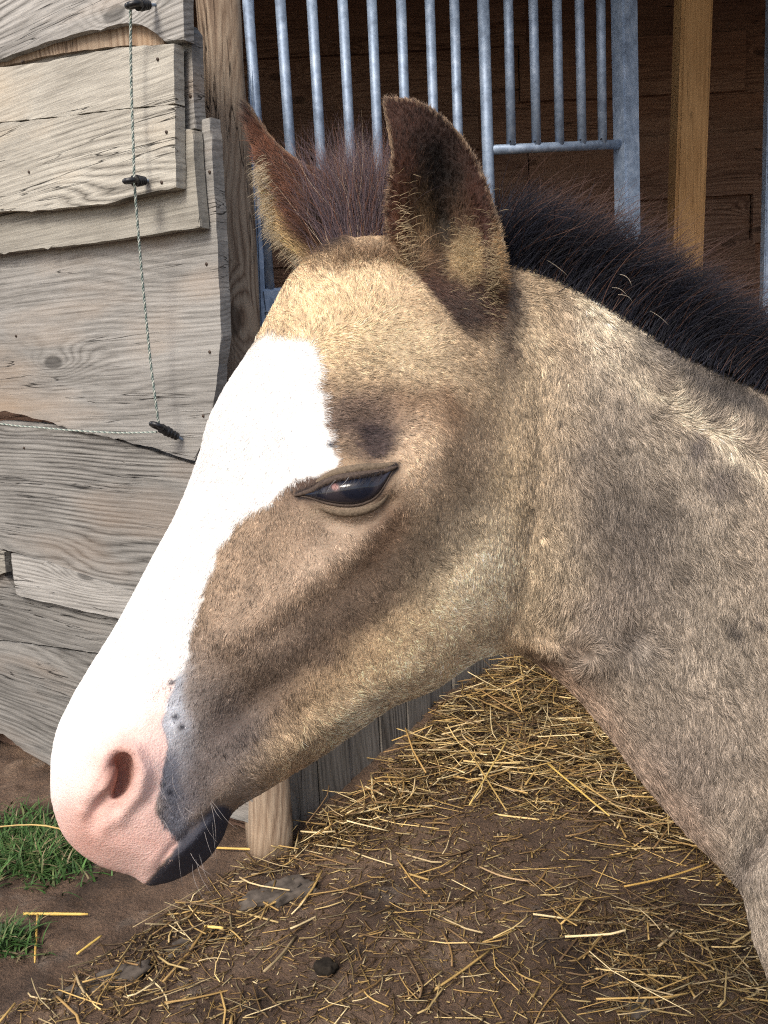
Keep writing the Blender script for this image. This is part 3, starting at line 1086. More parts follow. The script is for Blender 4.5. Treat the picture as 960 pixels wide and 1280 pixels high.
# ------------------------------------------------------------------ the foal
# Worked out in a frame whose unit is 0.6 mm: x right, y down, d away from the viewer, d = 0 at 0.66 m.
UNIT = 0.0006
D0 = 0.66


def foal_world(x, y, d):
    return P(x, y, D0 + np.asarray(d) * UNIT)


HEAD = spline([(400, 318), (365, 345), (338, 392), (315, 435), (285, 480), (262, 525), (248, 575), (222, 640), (190, 700), (150, 775), (115, 832), (88, 878), (71, 915),
               (64, 960), (66, 1005), (84, 1050), (122, 1080), (165, 1094), (186, 1106), (222, 1098), (256, 1076), (278, 1046), (291, 1014), (330, 988), (390, 950),
               (440, 916), (490, 882), (540, 862), (585, 832), (620, 806), (648, 770), (664, 715), (672, 640), (676, 560), (676, 470), (664, 390), (622, 338), (560, 308), (500, 298), (440, 300)], 6)
NECK = spline([(560, 330), (620, 322), (690, 338), (760, 376), (830, 425), (900, 462), (960, 488), (1040, 520), (1150, 560), (1250, 800), (1250, 1300), (1150, 1420), (1050, 1400),
               (985, 1265), (948, 1185), (930, 1120), (905, 1085), (850, 1030), (800, 970), (755, 908), (710, 858), (668, 826), (640, 812), (590, 790), (540, 700), (520, 500)], 6)
EAR_NEAR = spline([(481, 126), (497, 124), (522, 128), (552, 146), (580, 176), (602, 216), (618, 262), (630, 312), (634, 360), (628, 402), (606, 428), (575, 415), (548, 380), (520, 348), (498, 322), (486, 295), (483, 260), (488, 225), (490, 195), (484, 155)], 6)
EAR_FAR = spline([(305, 131), (312, 134), (328, 158), (350, 186), (378, 206), (408, 222), (432, 244), (446, 280), (442, 315), (420, 335), (392, 335), (368, 318), (350, 296), (338, 268), (330, 236), (321, 198), (309, 160)], 6)

STEP = 3.0
gx = np.arange(30, 1180, STEP); gy = np.arange(100, 1460, STEP)
GX, GY = np.meshgrid(gx, gy, indexing='ij')


def blur(A, n):
    for _ in range(n):
        A = np.pad(A, 1, mode='edge')
        A = (A[:-2, 1:-1] + A[2:, 1:-1] + A[1:-1, :-2] + A[1:-1, 2:] + 4 * A[1:-1, 1:-1]) / 8
    return A


def inflate(poly):
    """Poisson inflation of an outline: returns 2u (so that sqrt of it is a half thickness) and the signed distance"""
    sd = poly_sd(poly, GX, GY)
    u = None
    for f, it in ((8, 900), (4, 600), (2, 400), (1, 250)):
        sub = sd[::f, ::f]
        m = sub > 0
        if u is None: u = np.zeros(sub.shape)
        else: u = np.kron(u, np.ones((2, 2)))[:sub.shape[0], :sub.shape[1]]
        if u.shape != sub.shape:
            t = np.zeros(sub.shape); t[:u.shape[0], :u.shape[1]] = u; u = t
        h2 = (STEP * f) ** 2
        for _ in range(it):
            p = np.pad(u, 1)
            u = np.where(m, (p[:-2, 1:-1] + p[2:, 1:-1] + p[1:-1, :-2] + p[1:-1, 2:] + h2) / 4, 0)
    H = np.where(sd > 0, 2 * u, 0)
    # straight edge instead of stair steps, then a smooth negative outside
    H = np.where(sd > 0, np.minimum(blur(H, 2), 400 * np.maximum(sd, 0)), sd * 60)
    return blur(H, 1), sd


def bumps(x, y, L):
    s = 0
    for (cx, cy, sx, sy, ang, amp) in L:
        c, n = math.cos(math.radians(ang)), math.sin(math.radians(ang))
        u = (x - cx) * c + (y - cy) * n
        v = -(x - cx) * n + (y - cy) * c
        s = s + amp * np.exp(-0.5 * ((u / sx) ** 2 + (v / sy) ** 2))
    return s


def seg_ridge(x, y, pts, w, amp):
    """ridge (or groove) that follows a polyline"""
    d2 = np.full(np.shape(x), 1e9)
    for (ax, ay), (bx, by) in zip(pts[:-1], pts[1:]):
        ex, ey = bx - ax, by - ay
        t = np.clip(((x - ax) * ex + (y - ay) * ey) / (ex * ex + ey * ey), 0, 1)
        d2 = np.minimum(d2, (x - ax - t * ex) ** 2 + (y - ay - t * ey) ** 2)
    return amp * np.exp(-0.5 * d2 / w ** 2)


# bone, muscle and folds of the near side, positive towards the viewer (angle: degrees clockwise from right)
RELIEF = [(455, 590, 62, 44, -10, 26),      # orbit
          (440, 606, 36, 20, -12, 7),       # eyeball under the lids
          (470, 535, 32, 20, 10, -14),       # hollow above the eye
          (410, 420, 60, 60, 0, 12),        # forehead
          (555, 690, 84, 100, 30, 24),      # cheek muscle
          (470, 770, 90, 26, -42, -5),
          (520, 585, 24, 50, 10, 12),        # zygomatic arch behind the eye
          (300, 880, 36, 40, -40, -15),     # hollow behind the nostril
          (262, 960, 26, 34, 30, -9),
          (410, 915, 90, 18, -33, 9),       # jaw bar
          (330, 870, 70, 14, -38, -6),
          (108, 985, 30, 56, 12, 13),       # nostril wing
          (178, 960, 20, 46, -8, 11),
          (150, 1055, 60, 26, 20, 7),       # upper lip
          (238, 1070, 34, 18, -42, 6),      # lower lip
          (640, 740, 26, 40, 2, -4),       # groove behind the jaw
          (612, 425, 50, 50, 0, 14)]        # ear base


def relief(x, y):
    r = bumps(x, y, RELIEF)
    r = r + seg_ridge(x, y, [(500, 640), (430, 700), (350, 760), (290, 800)], 17, 6.5)          # facial crest
    r = r + seg_ridge(x, y, [(500, 650), (468, 704), (420, 742), (350, 800)], 18, -5)
    r = r + seg_ridge(x, y, [(392, 606), (425, 590), (455, 585), (490, 580)], 6, 4.0) + seg_ridge(x, y, [(400, 596), (425, 582), (453, 576), (490, 573)], 4, -3.0)         # upper lid
    r = r + seg_ridge(x, y, [(398, 638), (418, 652), (446, 658), (470, 648), (488, 626)], 6, -4.5) + seg_ridge(x, y, [(400, 634), (434, 641), (465, 632), (486, 610)], 8, 4)        # fold below the eye
    r = r + seg_ridge(x, y, [(186, 1100), (215, 1062), (245, 1032), (276, 1008)], 5, -7)      # mouth
    r = r + seg_ridge(x, y, [(108, 1012), (118, 1030), (135, 1034)], 9, -6)                   # fold below the nostril
    r = r + seg_ridge(x, y, [(126, 942), (147, 932), (167, 940), (178, 965), (172, 994), (154, 1020), (132, 1034)], 8, 9)
    r = r + seg_ridge(x, y, [(128, 958), (113, 985), (104, 1012)], 9, 9)
    r = r + seg_ridge(x, y, [(160, 1020), (185, 1000), (196, 985)], 6, -3)
    r = r + seg_ridge(x, y, [(200, 1092), (225, 1070), (250, 1045), (276, 1022)], 13, 8)
    return r


NRELIEF = [(735, 822, 26, 20, 0, 12), (735, 820, 7, 6, 0, -7), (676, 814, 20, 9, 15, 13), (792, 806, 14, 22, 10, -8), (705, 800, 14, 40, 20, -6),
           (720, 560, 60, 160, -10, 8), (850, 740, 70, 200, -30, -8), (930, 640, 90, 140, -20, 8)]


def nrelief(x, y):
    r = bumps(x, y, NRELIEF)
    r = r + seg_ridge(x, y, [(650, 340), (740, 385), (830, 455), (900, 500), (980, 540)], 26, 10)   # edge of the crest
    r = r + seg_ridge(x, y, [(925, 1105), (945, 1065), (975, 1020), (1010, 990)], 9, -12)          # fold before the shoulder
    r = r + seg_ridge(x, y, [(938, 1150), (965, 1100), (1010, 1050)], 22, 9)
    return r


def build_body_mesh():
    dz = np.arange(-230, 290, STEP)
    Dg = dz[None, None, :].astype(np.float32)
    x3 = GX[..., None].astype(np.float32); y3 = GY[..., None].astype(np.float32)

    def lens(H, c, mid, rel, cb=None):
        """solid around the mid surface: front pushed out by the relief"""
        dd = Dg - mid[..., None]
        k = np.clip(-dd / 25.0, 0, 1)
        dd = dd + (rel[..., None] * k)
        T2 = (H * c * c)[..., None]
        den = 2 * np.sqrt(np.maximum(T2, 30.0 ** 2))
        return ((T2 - dd * dd) / den).astype(np.float32)
    Hh, sdh = inflate(HEAD)
    Hn, sdn = inflate(NECK)
    mid_h = 0.17 * (GX - 420) + 0.03 * (640 - GY)
    # the head slims from the cheeks to the muzzle; flatter cheeks
    c_h = 0.60 + 0.10 * sstep(880, 1000, GY)
    Fh = lens(Hh, c_h, mid_h, relief(GX, GY) * sstep(0, 30, sdh))
    mid_n = 62 + 0.10 * (GX - 640)
    Fn = lens(Hn, 0.40, mid_n, nrelief(GX, GY) * sstep(0, 25, sdn))

    def smax(a, b, k):
        h = np.clip(0.5 + 0.5 * (a - b) / k, 0, 1)
        return b + (a - b) * h + k * h * (1 - h)
    F = smax(Fh, Fn, (26.0 + 60.0 * np.exp(-(((GX - 660) / 42) ** 2 + ((GY - 540) / 150) ** 2)))[..., None].astype(np.float32))
    # near ear: a scoop open towards the viewer
    He, sde = inflate(EAR_NEAR)
    cav = 62 * np.exp(-(((GX - 552) / 44) ** 2 + ((GY - 268) / 88) ** 2)) + 16 * np.exp(-(((GX - 552) / 15) ** 2 + ((GY - 286) / 26) ** 2))
    mid = -34 + 0.10 * (300 - GY) + cav + 26 * sstep(330, 400, GY) + 34 * sstep(345, 425, GY)
    mid = mid - 12 * np.exp(-(((GX - 500) / 18) ** 2 + ((GY - 300) / 60) ** 2))
    Fe = np.minimum(sde[..., None], (7.5 + 16 * sstep(350, 430, GY))[..., None] - np.abs(Dg - mid[..., None]))
    F = smax(F, Fe.astype(np.float32), (6.0 + 30.0 * sstep(340, 420, GY))[..., None].astype(np.float32))
    # far ear: its back and side
    Hf, sdf = inflate(EAR_FAR)
    midf = 88 + 0.12 * (300 - GY)
    Ff = lens(Hf, 0.75, midf, GX * 0)
    F = smax(F, Ff, 8.0)

    # nostril
    xs = x3; ys = y3
    def ell(cx, cy, cd, rx, ry, rd, ang):
        c, n = math.cos(math.radians(ang)), math.sin(math.radians(ang))
        u = (xs - cx) * c + (ys - cy) * n; v = -(xs - cx) * n + (ys - cy) * c
        q = np.sqrt((u / rx) ** 2 + (v / ry) ** 2 + ((Dg - cd) / rd) ** 2)
        return ((1 - q) * min(rx, ry, rd)).astype(np.float32)
    nd = float(np.interp(0, [0], [0]))
    i = int((145 - 30) / STEP); j = int((972 - 100) / STEP)
    col = F[i, j]
    front = dz[np.argmax(col > 0)]
    F = -smax(-F, ell(149, 969, front + 4, 18, 31, 28, 20), 5.0)
    F = smax(F, ell(131, 984, front + 14, 12, 34, 26, 20), 6.0)          # soft inner wing half closes it
    F = -smax(-F, ell(122, 1012, front - 6, 8, 24, 16, 30), 7.0)
    # eye: the lids close over a bulging ball, the surface there is kept for the eye to sit in
    kk = np.argmax(F > 0, axis=2)
    ii, jj = np.indices(kk.shape)
    fa = F[ii, jj, np.maximum(kk - 1, 0)]; fb = F[ii, jj, kk]
    global DEPTH
    DEPTH = np.where(kk > 0, dz[np.maximum(kk - 1, 0)] + STEP * np.where(fb != fa, -fa / np.where(fb == fa, 1, fb - fa), 0), 400.0)
    efront = 0
    F[0] = F[-1] = -9; F[:, 0] = F[:, -1] = -9; F[:, :, 0] = F[:, :, -1] = -9
    V, Q = surface_nets(F)
    V = smooth_verts(V, Q, 3)
    x = gx[0] + V[:, 0] * STEP; y = gy[0] + V[:, 1] * STEP; d = dz[0] + V[:, 2] * STEP
    return x, y, d, Q[:, ::-1], efront


FX, FY, FD, FQ, EYE_D = build_body_mesh()
FV = foal_world(FX, FY, FD)
FN = vert_normals(FV, FQ)
if np.mean(np.sum(FN * (FV - FV.mean(0)), 1)) < 0:
    FQ = FQ[:, ::-1]; FN = -FN


# ---- coat colours, with highlights and hollow shade painted into some of them
BLAZE = spline([(310, 428), (345, 425), (380, 430), (396, 446), (401, 482), (409, 525), (414, 560), (425, 578), (404, 588), (372, 600), (335, 632), (296, 655), (268, 705),
                (247, 758), (235, 800), (230, 838), (204, 846), (150, 846), (20, 860), (20, 700), (200, 450)], 5)
PINK = spline([(204, 840), (206, 880), (203, 905), (210, 932), (204, 955), (201, 985), (193, 1010), (204, 1030), (222, 1052), (204, 1076), (185, 1100), (150, 1130), (20, 1130), (20, 840)], 4)
LIP = spline([(184, 1101), (205, 1074), (224, 1052), (244, 1030), (262, 1014), (280, 1006), (290, 1018), (284, 1048), (266, 1078), (240, 1100), (200, 1120), (180, 1116)], 4)

EYE_SLIT = np.array([(372, 619), (406, 604), (425, 597), (453, 593), (477, 590), (496, 582), (486, 603), (472, 618), (455, 628), (434, 630), (406, 626)], float)
BASE = (160, 133, 100)
BLOBS = [  # x, y, sx, sy, angle, colour, strength
    (420, 385, 90, 50, -15, (216, 188, 146), 1.0),  # forehead highlight put into the coat colour
    (520, 450, 70, 40, 10, (212, 190, 150), .9),
    (610, 420, 40, 50, 0, (150, 126, 96), .9),
    (545, 525, 60, 26, 20, (140, 106, 72), .8),
    (446, 518, 42, 24, 0, (112, 92, 80), .95),
    (474, 549, 26, 17, 0, (58, 44, 46), 1.0),
    (520, 610, 22, 60, 12, (190, 164, 134), .9),
    (590, 570, 26, 60, 8, (108, 86, 64), .9),
    (570, 650, 36, 50, 30, (98, 76, 56), .9),
    (500, 710, 60, 30, -35, (86, 66, 50), 1.0),
    (415, 770, 70, 26, -35, (100, 78, 62), .9),
    (340, 850, 70, 24, -38, (98, 78, 64), .85),
    (490, 640, 18, 30, 20, (108, 80, 58), .7),
    (400, 690, 36, 22, -40, (150, 124, 104), .6),
    (310, 720, 44, 70, 20, (156, 132, 107), .85),
    (300, 800, 60, 34, -20, (138, 116, 96), .8),
    (610, 740, 60, 70, 20, (224, 202, 158), .95),  # light on the jaw put into the coat colour
    (560, 810, 90, 34, -25, (216, 186, 136), .95),  # lower jaw edge brightened the same way
    (650, 620, 30, 90, 0, (176, 154, 112), .8),
    (420, 910, 90, 22, -35, (212, 186, 144), .9),
    (350, 970, 60, 16, -33, (168, 126, 78), .9),
    (400, 640, 40, 22, 0, (132, 108, 92), .7),
    (384, 606, 22, 15, -20, (80, 60, 50), .95),  # shading at the eye's inner corner, painted as brown
    (440, 640, 46, 12, -5, (164, 144, 120), .9),
    (480, 660, 18, 26, 20, (112, 84, 64), .7),
    (262, 915, 46, 64, 0, (136, 124, 117), .97),
    (288, 908, 30, 22, -50, (94, 83, 79), .95),  # shade in the hollow behind the nostril, painted in
    (264, 975, 36, 32, 20, (112, 103, 101), .95),
    (220, 1010, 22, 40, -20, (122, 118, 126), .9),
    (214, 880, 14, 46, -3, (166, 176, 194), .95),
    (210, 975, 9, 34, -8, (104, 110, 128), .9),
    (218, 1035, 14, 18, 0, (104, 110, 128), .9),
    (290, 985, 24, 18, -30, (126, 110, 100), .8),
    # dark band round the cheek
    (556, 512, 30, 15, 25, (128, 96, 66), .8),
    (592, 560, 20, 40, 12, (112, 94, 74), .75),
    (572, 635, 24, 36, 32, (104, 87, 68), .8),
    (520, 695, 44, 24, -38, (92, 76, 61), .9),
    (440, 755, 56, 22, -36, (102, 85, 70), .8),
    (350, 830, 60, 20, -38, (102, 86, 73), .75),
    (478, 668, 13, 34, 28, (104, 80, 60), .8),
    (528, 565, 16, 40, 10, (196, 168, 134), .85),
    # pale nose side; cheekbone and jaw highlights painted into the coat
    (400, 688, 48, 17, -40, (176, 153, 130), .85),
    (315, 745, 22, 40, 38, (166, 142, 118), .6),
    (345, 790, 40, 9, -40, (164, 142, 122), .6),
    (612, 735, 40, 62, 22, (222, 204, 170), .85),
    (560, 815, 74, 26, -28, (220, 196, 156), .85),
    (430, 908, 84, 16, -35, (210, 186, 148), .85),
    # neck
    (720, 430, 60, 70, 30, (212, 192, 158), .9),
    (680, 560, 34, 120, 0, (182, 160, 126), .8),
    (790, 600, 70, 110, 0, (118, 104, 90), .9),
    (860, 560, 60, 50, 20, (176, 158, 130), .6),
    (820, 690, 60, 70, 0, (86, 75, 69), .9),
    (920, 700, 60, 120, 0, (154, 138, 116), .7),
    (690, 740, 40, 60, 0, (164, 146, 118), .7),
    (760, 790, 40, 60, 20, (134, 116, 102), .7),
    (795, 808, 12, 22, -10, (70, 62, 66), .95),
    (735, 822, 22, 16, 0, (150, 130, 110), .8), (682, 826, 20, 6, 25, (84, 66, 54), .9), (712, 818, 5, 14, 10, (96, 80, 68), .8), (735, 821, 6, 5, 0, (80, 66, 58), .9),
    (880, 880, 90, 100, 30, (148, 134, 116), .8),
    (830, 980, 60, 70, 50, (138, 120, 106), .8),
    (730, 880, 60, 16, 48, (168, 134, 106), .8),
    (840, 1010, 70, 16, 48, (164, 132, 106), .7),
    (945, 1110, 40, 80, 0, (150, 138, 124), .8),
    (940, 1075, 8, 30, 30, (104, 92, 86), .7),
    (770, 395, 130, 12, 36, (226, 206, 164), .95),  # sunlit crest ridge, its light painted as paler coat
    (880, 474, 76, 15, 33, (90, 82, 76), .95),  # grey short hair, with the mane's shadow line put into the colour
    (860, 520, 90, 8, 36, (206, 188, 152), .8),  # ridge light painted on along the crest
    (905, 490, 66, 18, 33, (82, 74, 69), .95), (832, 442, 40, 9, 36, (120, 108, 96), .9),  # more of the grey hair with painted mane shade
    (866, 560, 8, 10, 0, (84, 74, 76), .8), (900, 590, 14, 16, 0, (96, 84, 82), .7), (918, 785, 6, 12, -30, (70, 62, 62), .8), (944, 770, 4, 6, 0, (80, 70, 70), .8),
    (700, 400, 14, 60, -20, (140, 118, 90), .6),
    (632, 400, 10, 50, 0, (92, 76, 66), .8),
]


def coat(x, y, n=None):
    """coat colour (linear) with painted highlights and shade at a place on the foal; also hair-length factor"""
    x = np.asarray(x, float); y = np.asarray(y, float)
    wx = x + 16 * (vnoise(x * .045, y * .045, 1) - .5) + 9 * (vnoise(x * .14, y * .14, 2) - .5)
    wy = y + 16 * (vnoise(x * .045, y * .045, 3) - .5) + 9 * (vnoise(x * .14, y * .14, 4) - .5)
    c = np.tile(srgb(BASE), (len(x), 1))
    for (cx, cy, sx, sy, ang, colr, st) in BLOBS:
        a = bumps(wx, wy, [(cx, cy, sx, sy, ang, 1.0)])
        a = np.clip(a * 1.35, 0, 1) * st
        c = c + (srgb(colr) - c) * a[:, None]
    mott = fbm(x * .05, y * .05, 11) - .5
    c = c * (1 + 0.55 * mott[:, None])
    lum = c @ np.array([.3, .55, .15])
    ds = (.27 + .22 * sstep(650, 760, x) - .10 * np.exp(-(((x - 420) / 110) ** 2 + ((y - 390) / 70) ** 2)))[:, None]
    c = (c * (1 - ds) + lum[:, None] * ds) * np.array([1.10, 1.06, 1.0]) * (1.12 + .06 * sstep(640, 720, x))[:, None]
    leng = np.ones(len(x))
    # ears
    e = poly_sd(EAR_NEAR, x, y)
    inner = bumps(x, y, [(560, 270, 40, 85, -8, 1.0)])
    ec = np.tile(srgb((70, 44, 34)), (len(x), 1))
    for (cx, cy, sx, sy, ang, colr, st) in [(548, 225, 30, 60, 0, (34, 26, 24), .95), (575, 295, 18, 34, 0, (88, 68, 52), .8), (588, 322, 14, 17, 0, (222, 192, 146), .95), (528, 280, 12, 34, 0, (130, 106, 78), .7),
                                            (626, 335, 7, 40, 0, (170, 140, 100), .8), (606, 300, 8, 60, -8, (62, 36, 28), .9), (590, 385, 30, 26, 0, (84, 64, 54), .95), (553, 285, 9, 20, 0, (10, 8, 8), 1.), (548, 215, 8, 26, 0, (18, 14, 14), .8), (505, 270, 10, 50, 0, (96, 60, 40), .6), (572, 395, 18, 24, 0, (60, 46, 40), .8), (520, 315, 16, 24, 30, (150, 122, 88), .5)]:  # dark ear fur; shade of the cup and canal put into the colour
        a = np.clip(bumps(wx, wy, [(cx, cy, sx, sy, ang, 1.25)]), 0, 1) * st
        ec = ec + (srgb(colr) - ec) * a[:, None]
    m = sstep(-3, 5, e) * sstep(455, 400, y + 0.2 * (x - 560))
    c = c + (ec - c) * m[:, None]
    e2 = poly_sd(EAR_FAR, x, y)
    fc = np.tile(srgb((104, 64, 44)), (len(x), 1))
    left = sstep(26, 6, e2) * sstep(430, 330, x + 0.9 * (260 - y)) * sstep(200, 250, y)
    fc = fc + (srgb((226, 196, 142)) - fc) * left[:, None]
    a = np.clip(bumps(x, y, [(420, 280, 28, 40, 0, 1.2)]), 0, 1)
    fc = fc + (srgb((72, 58, 54)) - fc) * a[:, None]
    a = sstep(190, 135, y)
    fc = fc + (srgb((54, 34, 28)) - fc) * a[:, None]
    m2 = sstep(-4, 4, e2) * sstep(338, 312, y)
    c = c + (fc - c) * m2[:, None]
    # tuft band at the poll
    a = np.clip(bumps(wx, wy, [(450, 316, 46, 9, 0, 1.2)]), 0, 1) * .5
    c = c + (srgb((120, 98, 82)) * .8 - c) * (a * (1 - m) * (1 - m2))[:, None]
    # blaze, pink muzzle, dark lip
    b = poly_sd(BLAZE, wx * .6 + x * .4, wy * .6 + y * .4)
    mb = sstep(-3, 3, b)
    c = c + (np.array([0.73, 0.72, 0.70]) - c) * mb[:, None]
    p = poly_sd(PINK, x * .8 + wx * .2, y * .8 + wy * .2)
    mp = sstep(-2, 2, p)
    pinkness = sstep(845, 905, wy + 0.55 * (wx - 160) - 22 * np.exp(-((x - 170) / 40) ** 2))
    pinkness = np.maximum(pinkness * sstep(62, 130, x + 0.25 * (y - 940)), sstep(985, 1050, y))
    pk = srgb((238, 236, 232)) * (1 - pinkness[:, None]) + srgb((230, 197, 188)) * pinkness[:, None]
    a = np.clip(bumps(wx, wy, [(100, 1040, 26, 40, -30, .7), (180, 1050, 50, 22, 0, .45)]), 0, 1)
    pk = pk + (srgb((206, 160, 148)) - pk) * a[:, None]
    spots = (vnoise(x * .11, y * .11, 40) > .93)
    c = c + (pk - c) * mp[:, None]
    a = np.clip(bumps(x, y, [(150, 968, 15, 28, 17, 1.4)]), 0, 1) * mp
    c = c + (srgb((166, 126, 114)) - c) * a[:, None]
    l = poly_sd(LIP, wx * .4 + x * .6, wy * .4 + y * .6)
    ml = sstep(-4, 4, l)
    c = c + (srgb((58, 59, 68)) - c) * ml[:, None]
    # skin dots on the grey strip
    for (sx_, sy_) in ((214, 853), (219, 896), (227, 909), (412, 555), (212, 990)):
        a = np.clip(bumps(x, y, [(sx_, sy_, 3.0, 2.4, 0, 1.4)]), 0, 1)
        c = c + (srgb((54, 56, 66)) - c) * a[:, None]
    # eye rims
    er = seg_ridge(x, y, [(374, 618), (406, 605), (425, 598), (453, 593), (477, 590), (494, 583)], 4, 1.2) + seg_ridge(x, y, [(374, 619), (406, 625), (434, 629), (455, 627), (472, 618), (494, 584)], 3.5, 1.1)
    er = np.clip(np.maximum(er, sstep(-2, 3, poly_sd(EYE_SLIT, x, y))), 0, 1)
    c = c + (srgb((40, 34, 34)) - c) * er[:, None]
    grey = np.clip(bumps(x, y, [(245, 950, 44, 80, -8, 1.3)]), 0, 1) * .5
    bare = np.maximum.reduce([mp * sstep(840, 900, y), ml, er, grey])
    leng = leng * (1 - 0.62 * bare)
    leng = np.where(b > 8, leng * .8, leng)
    return c, leng, m, m2, bare


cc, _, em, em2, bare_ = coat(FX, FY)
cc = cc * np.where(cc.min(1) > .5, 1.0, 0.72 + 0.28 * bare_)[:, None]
# the torso and legs beyond the picture's edge belong to the same animal
def build_torso():
    st = 0.016
    ax = [np.arange(0.34, 1.72, st), np.arange(0.42, 1.16, st), np.arange(-0.02, 1.24, st)]
    X, Y, Z = np.meshgrid(*ax, indexing='ij')
    Pp = np.stack([X, Y, Z], -1)

    def cap(a, b, r0, r1, sq=(1, 1, 1)):
        a = np.array(a); b = np.array(b); sq = np.array(sq)
        q = (Pp - a) * sq; e = (b - a) * sq
        t = np.clip((q @ e) / (e @ e), 0, 1)
        return (r0 + (r1 - r0) * t) - np.linalg.norm(q - t[..., None] * e, axis=-1)
    def sm(a, b, k=0.05):
        h = np.clip(0.5 + 0.5 * (a - b) / k, 0, 1)
        return b + (a - b) * h + k * h * (1 - h)
    F = cap((0.52, .76, .84), (0.62, .76, .78), .12, .17, (1, 1.25, .85))
    F = sm(F, cap((0.66, .76, .78), (1.22, .78, .80), .185, .185, (1, 1.1, .95)), .08)
    F = sm(F, cap((0.475, .705, .97), (0.50, .70, .60), .095, .105), .06)
    F = sm(F, cap((0.52, .72, .90), (0.70, .76, .86), .13, .16), .08)
    F = sm(F, cap((0.52, .71, .66), (0.68, .76, .70), .13, .17), .08)
    F = sm(F, cap((1.25, .78, .84), (1.36, .78, .82), .17, .16, (1, 1.15, 1)), .08)
    F = sm(F, cap((0.64, .76, .96), (1.30, .78, .98), .05, .06), .10)
    for y in (.67, .85):
        F = sm(F, cap((0.62, y, .72), (0.60, y, .46), .085, .048), .05)
        F = sm(F, cap((0.60, y, .46), (0.61, y, .36), .045, .036), .02)
        F = sm(F, cap((0.61, y, .36), (0.61, y, .12), .028, .027), .02)
        F = sm(F, cap((0.61, y, .12), (0.575, y, .045), .03, .032), .02)
        F = sm(F, cap((0.57, y, .04), (0.56, y, .02), .04, .046), .015)
    for y in (.68, .88):
        F = sm(F, cap((1.34, y, .78), (1.24, y, .58), .12, .075), .06)
        F = sm(F, cap((1.24, y, .58), (1.44, y, .40), .065, .038), .03)
        F = sm(F, cap((1.44, y, .40), (1.40, y, .13), .036, .028), .02)
        F = sm(F, cap((1.40, y, .13), (1.36, y, .045), .03, .032), .02)
        F = sm(F, cap((1.355, y, .04), (1.345, y, .02), .04, .046), .015)
    V, Q = surface_nets(F)
    V = smooth_verts(V, Q, 1)
    V = np.stack([ax[k][0] + V[:, k] * st for k in range(3)], 1)
    return V, Q[:, ::-1]


TV, TQ = build_torso()
tn = vert_normals(TV, TQ)
if np.mean(np.sum(tn * (TV - TV.mean(0)), 1)) < 0: TQ = TQ[:, ::-1]
tc_ = np.tile(srgb((150, 132, 110)) * .8, (len(TV), 1)) * (0.85 + 0.3 * fbm(TV[:, 0] * 9, TV[:, 2] * 9, 13))[:, None]
tc_[TV[:, 2] < 0.09] = srgb((52, 44, 40))

m, nt, bs = attr_mat('foal_skin', 0.7, 0.25)
tcn = N(nt, 'ShaderNodeTexCoord')
nn = N(nt, 'ShaderNodeTexNoise', Scale=380.0, Detail=4.0, Roughness=0.7)
nt.links.new(tcn.outputs['Object'], nn.inputs['Vector'])
n3 = N(nt, 'ShaderNodeTexNoise', Scale=120.0, Detail=5.0, Roughness=0.65, Distortion=1.2)
nt.links.new(tcn.outputs['Object'], n3.inputs['Vector'])
n4 = N(nt, 'ShaderNodeTexVoronoi', Scale=700.0)
nt.links.new(tcn.outputs['Object'], n4.inputs['Vector'])
bp = N(nt, 'ShaderNodeBump', Strength=0.5, Distance=0.0014)
nt.links.new(mth(nt, 'ADD', mth(nt, 'ADD', nn.outputs['Fac'], mth(nt, 'MULTIPLY', n3.outputs['Fac'], 0.55)), mth(nt, 'MULTIPLY', n4.outputs['Distance'], 0.4)), bp.inputs['Height'])
at_ = [q for q in nt.nodes if q.type == 'ATTRIBUTE'][0]
nt.links.new(mixc(nt, 0.55, at_.outputs['Color'], ramp(nt, mth(nt, 'ADD', mth(nt, 'MULTIPLY', nn.outputs['Fac'], .5), mth(nt, 'MULTIPLY', n3.outputs['Fac'], .5)), [(0.35, (.36, .33, .33)), (0.65, (.62, .62, .62))]), 'SOFT_LIGHT'), bs.inputs['Base Color'])
nt.links.new(bp.outputs[0], bs.inputs['Normal'])
bs.inputs['Subsurface Weight'].default_value = 0.12
bs.inputs['Subsurface Radius'].default_value = (0.006, 0.003, 0.002)
bs.inputs['Subsurface Scale'].default_value = 0.6

ORIGIN = np.array([0.62, 0.76, 0.0])
FOAL = empty('foal', tuple(ORIGIN))
tag(FOAL, 'dun foal with a broad white blaze and pink muzzle, head lowered to the left', 'foal')
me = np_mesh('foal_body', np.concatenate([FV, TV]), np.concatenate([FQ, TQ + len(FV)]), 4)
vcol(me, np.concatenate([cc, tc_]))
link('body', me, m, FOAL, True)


# ---- hair
def curves_obj(name, pts, rad, cols, mat, kind='stuff'):
    """pts (n, k, 3), rad (n, k), cols (n, 3)"""
    n, k, _ = pts.shape
    cu = bpy.data.hair_curves.new(name)
    cu.add_curves([k] * n)
    cu.attributes['position'].data.foreach_set('vector', np.ascontiguousarray(pts, np.float32).ravel())
    r = cu.attributes.get('radius') or cu.attributes.new('radius', 'FLOAT', 'POINT')
    r.data.foreach_set('value', np.ascontiguousarray(rad, np.float32).ravel())
    a = cu.attributes.new('Col', 'FLOAT_COLOR', 'CURVE')
    d = np.ones((n, 4), np.float32); d[:, :3] = cols
    a.data.foreach_set('color', d.ravel())
    cu.materials.append(mat)
    o = bpy.data.objects.new(name, cu)
    COL.objects.link(o)
    o.parent = FOAL
    o.matrix_parent_inverse = Matrix.Translation(-Vector(FOAL.location))
    if kind: o['kind'] = kind
    return o


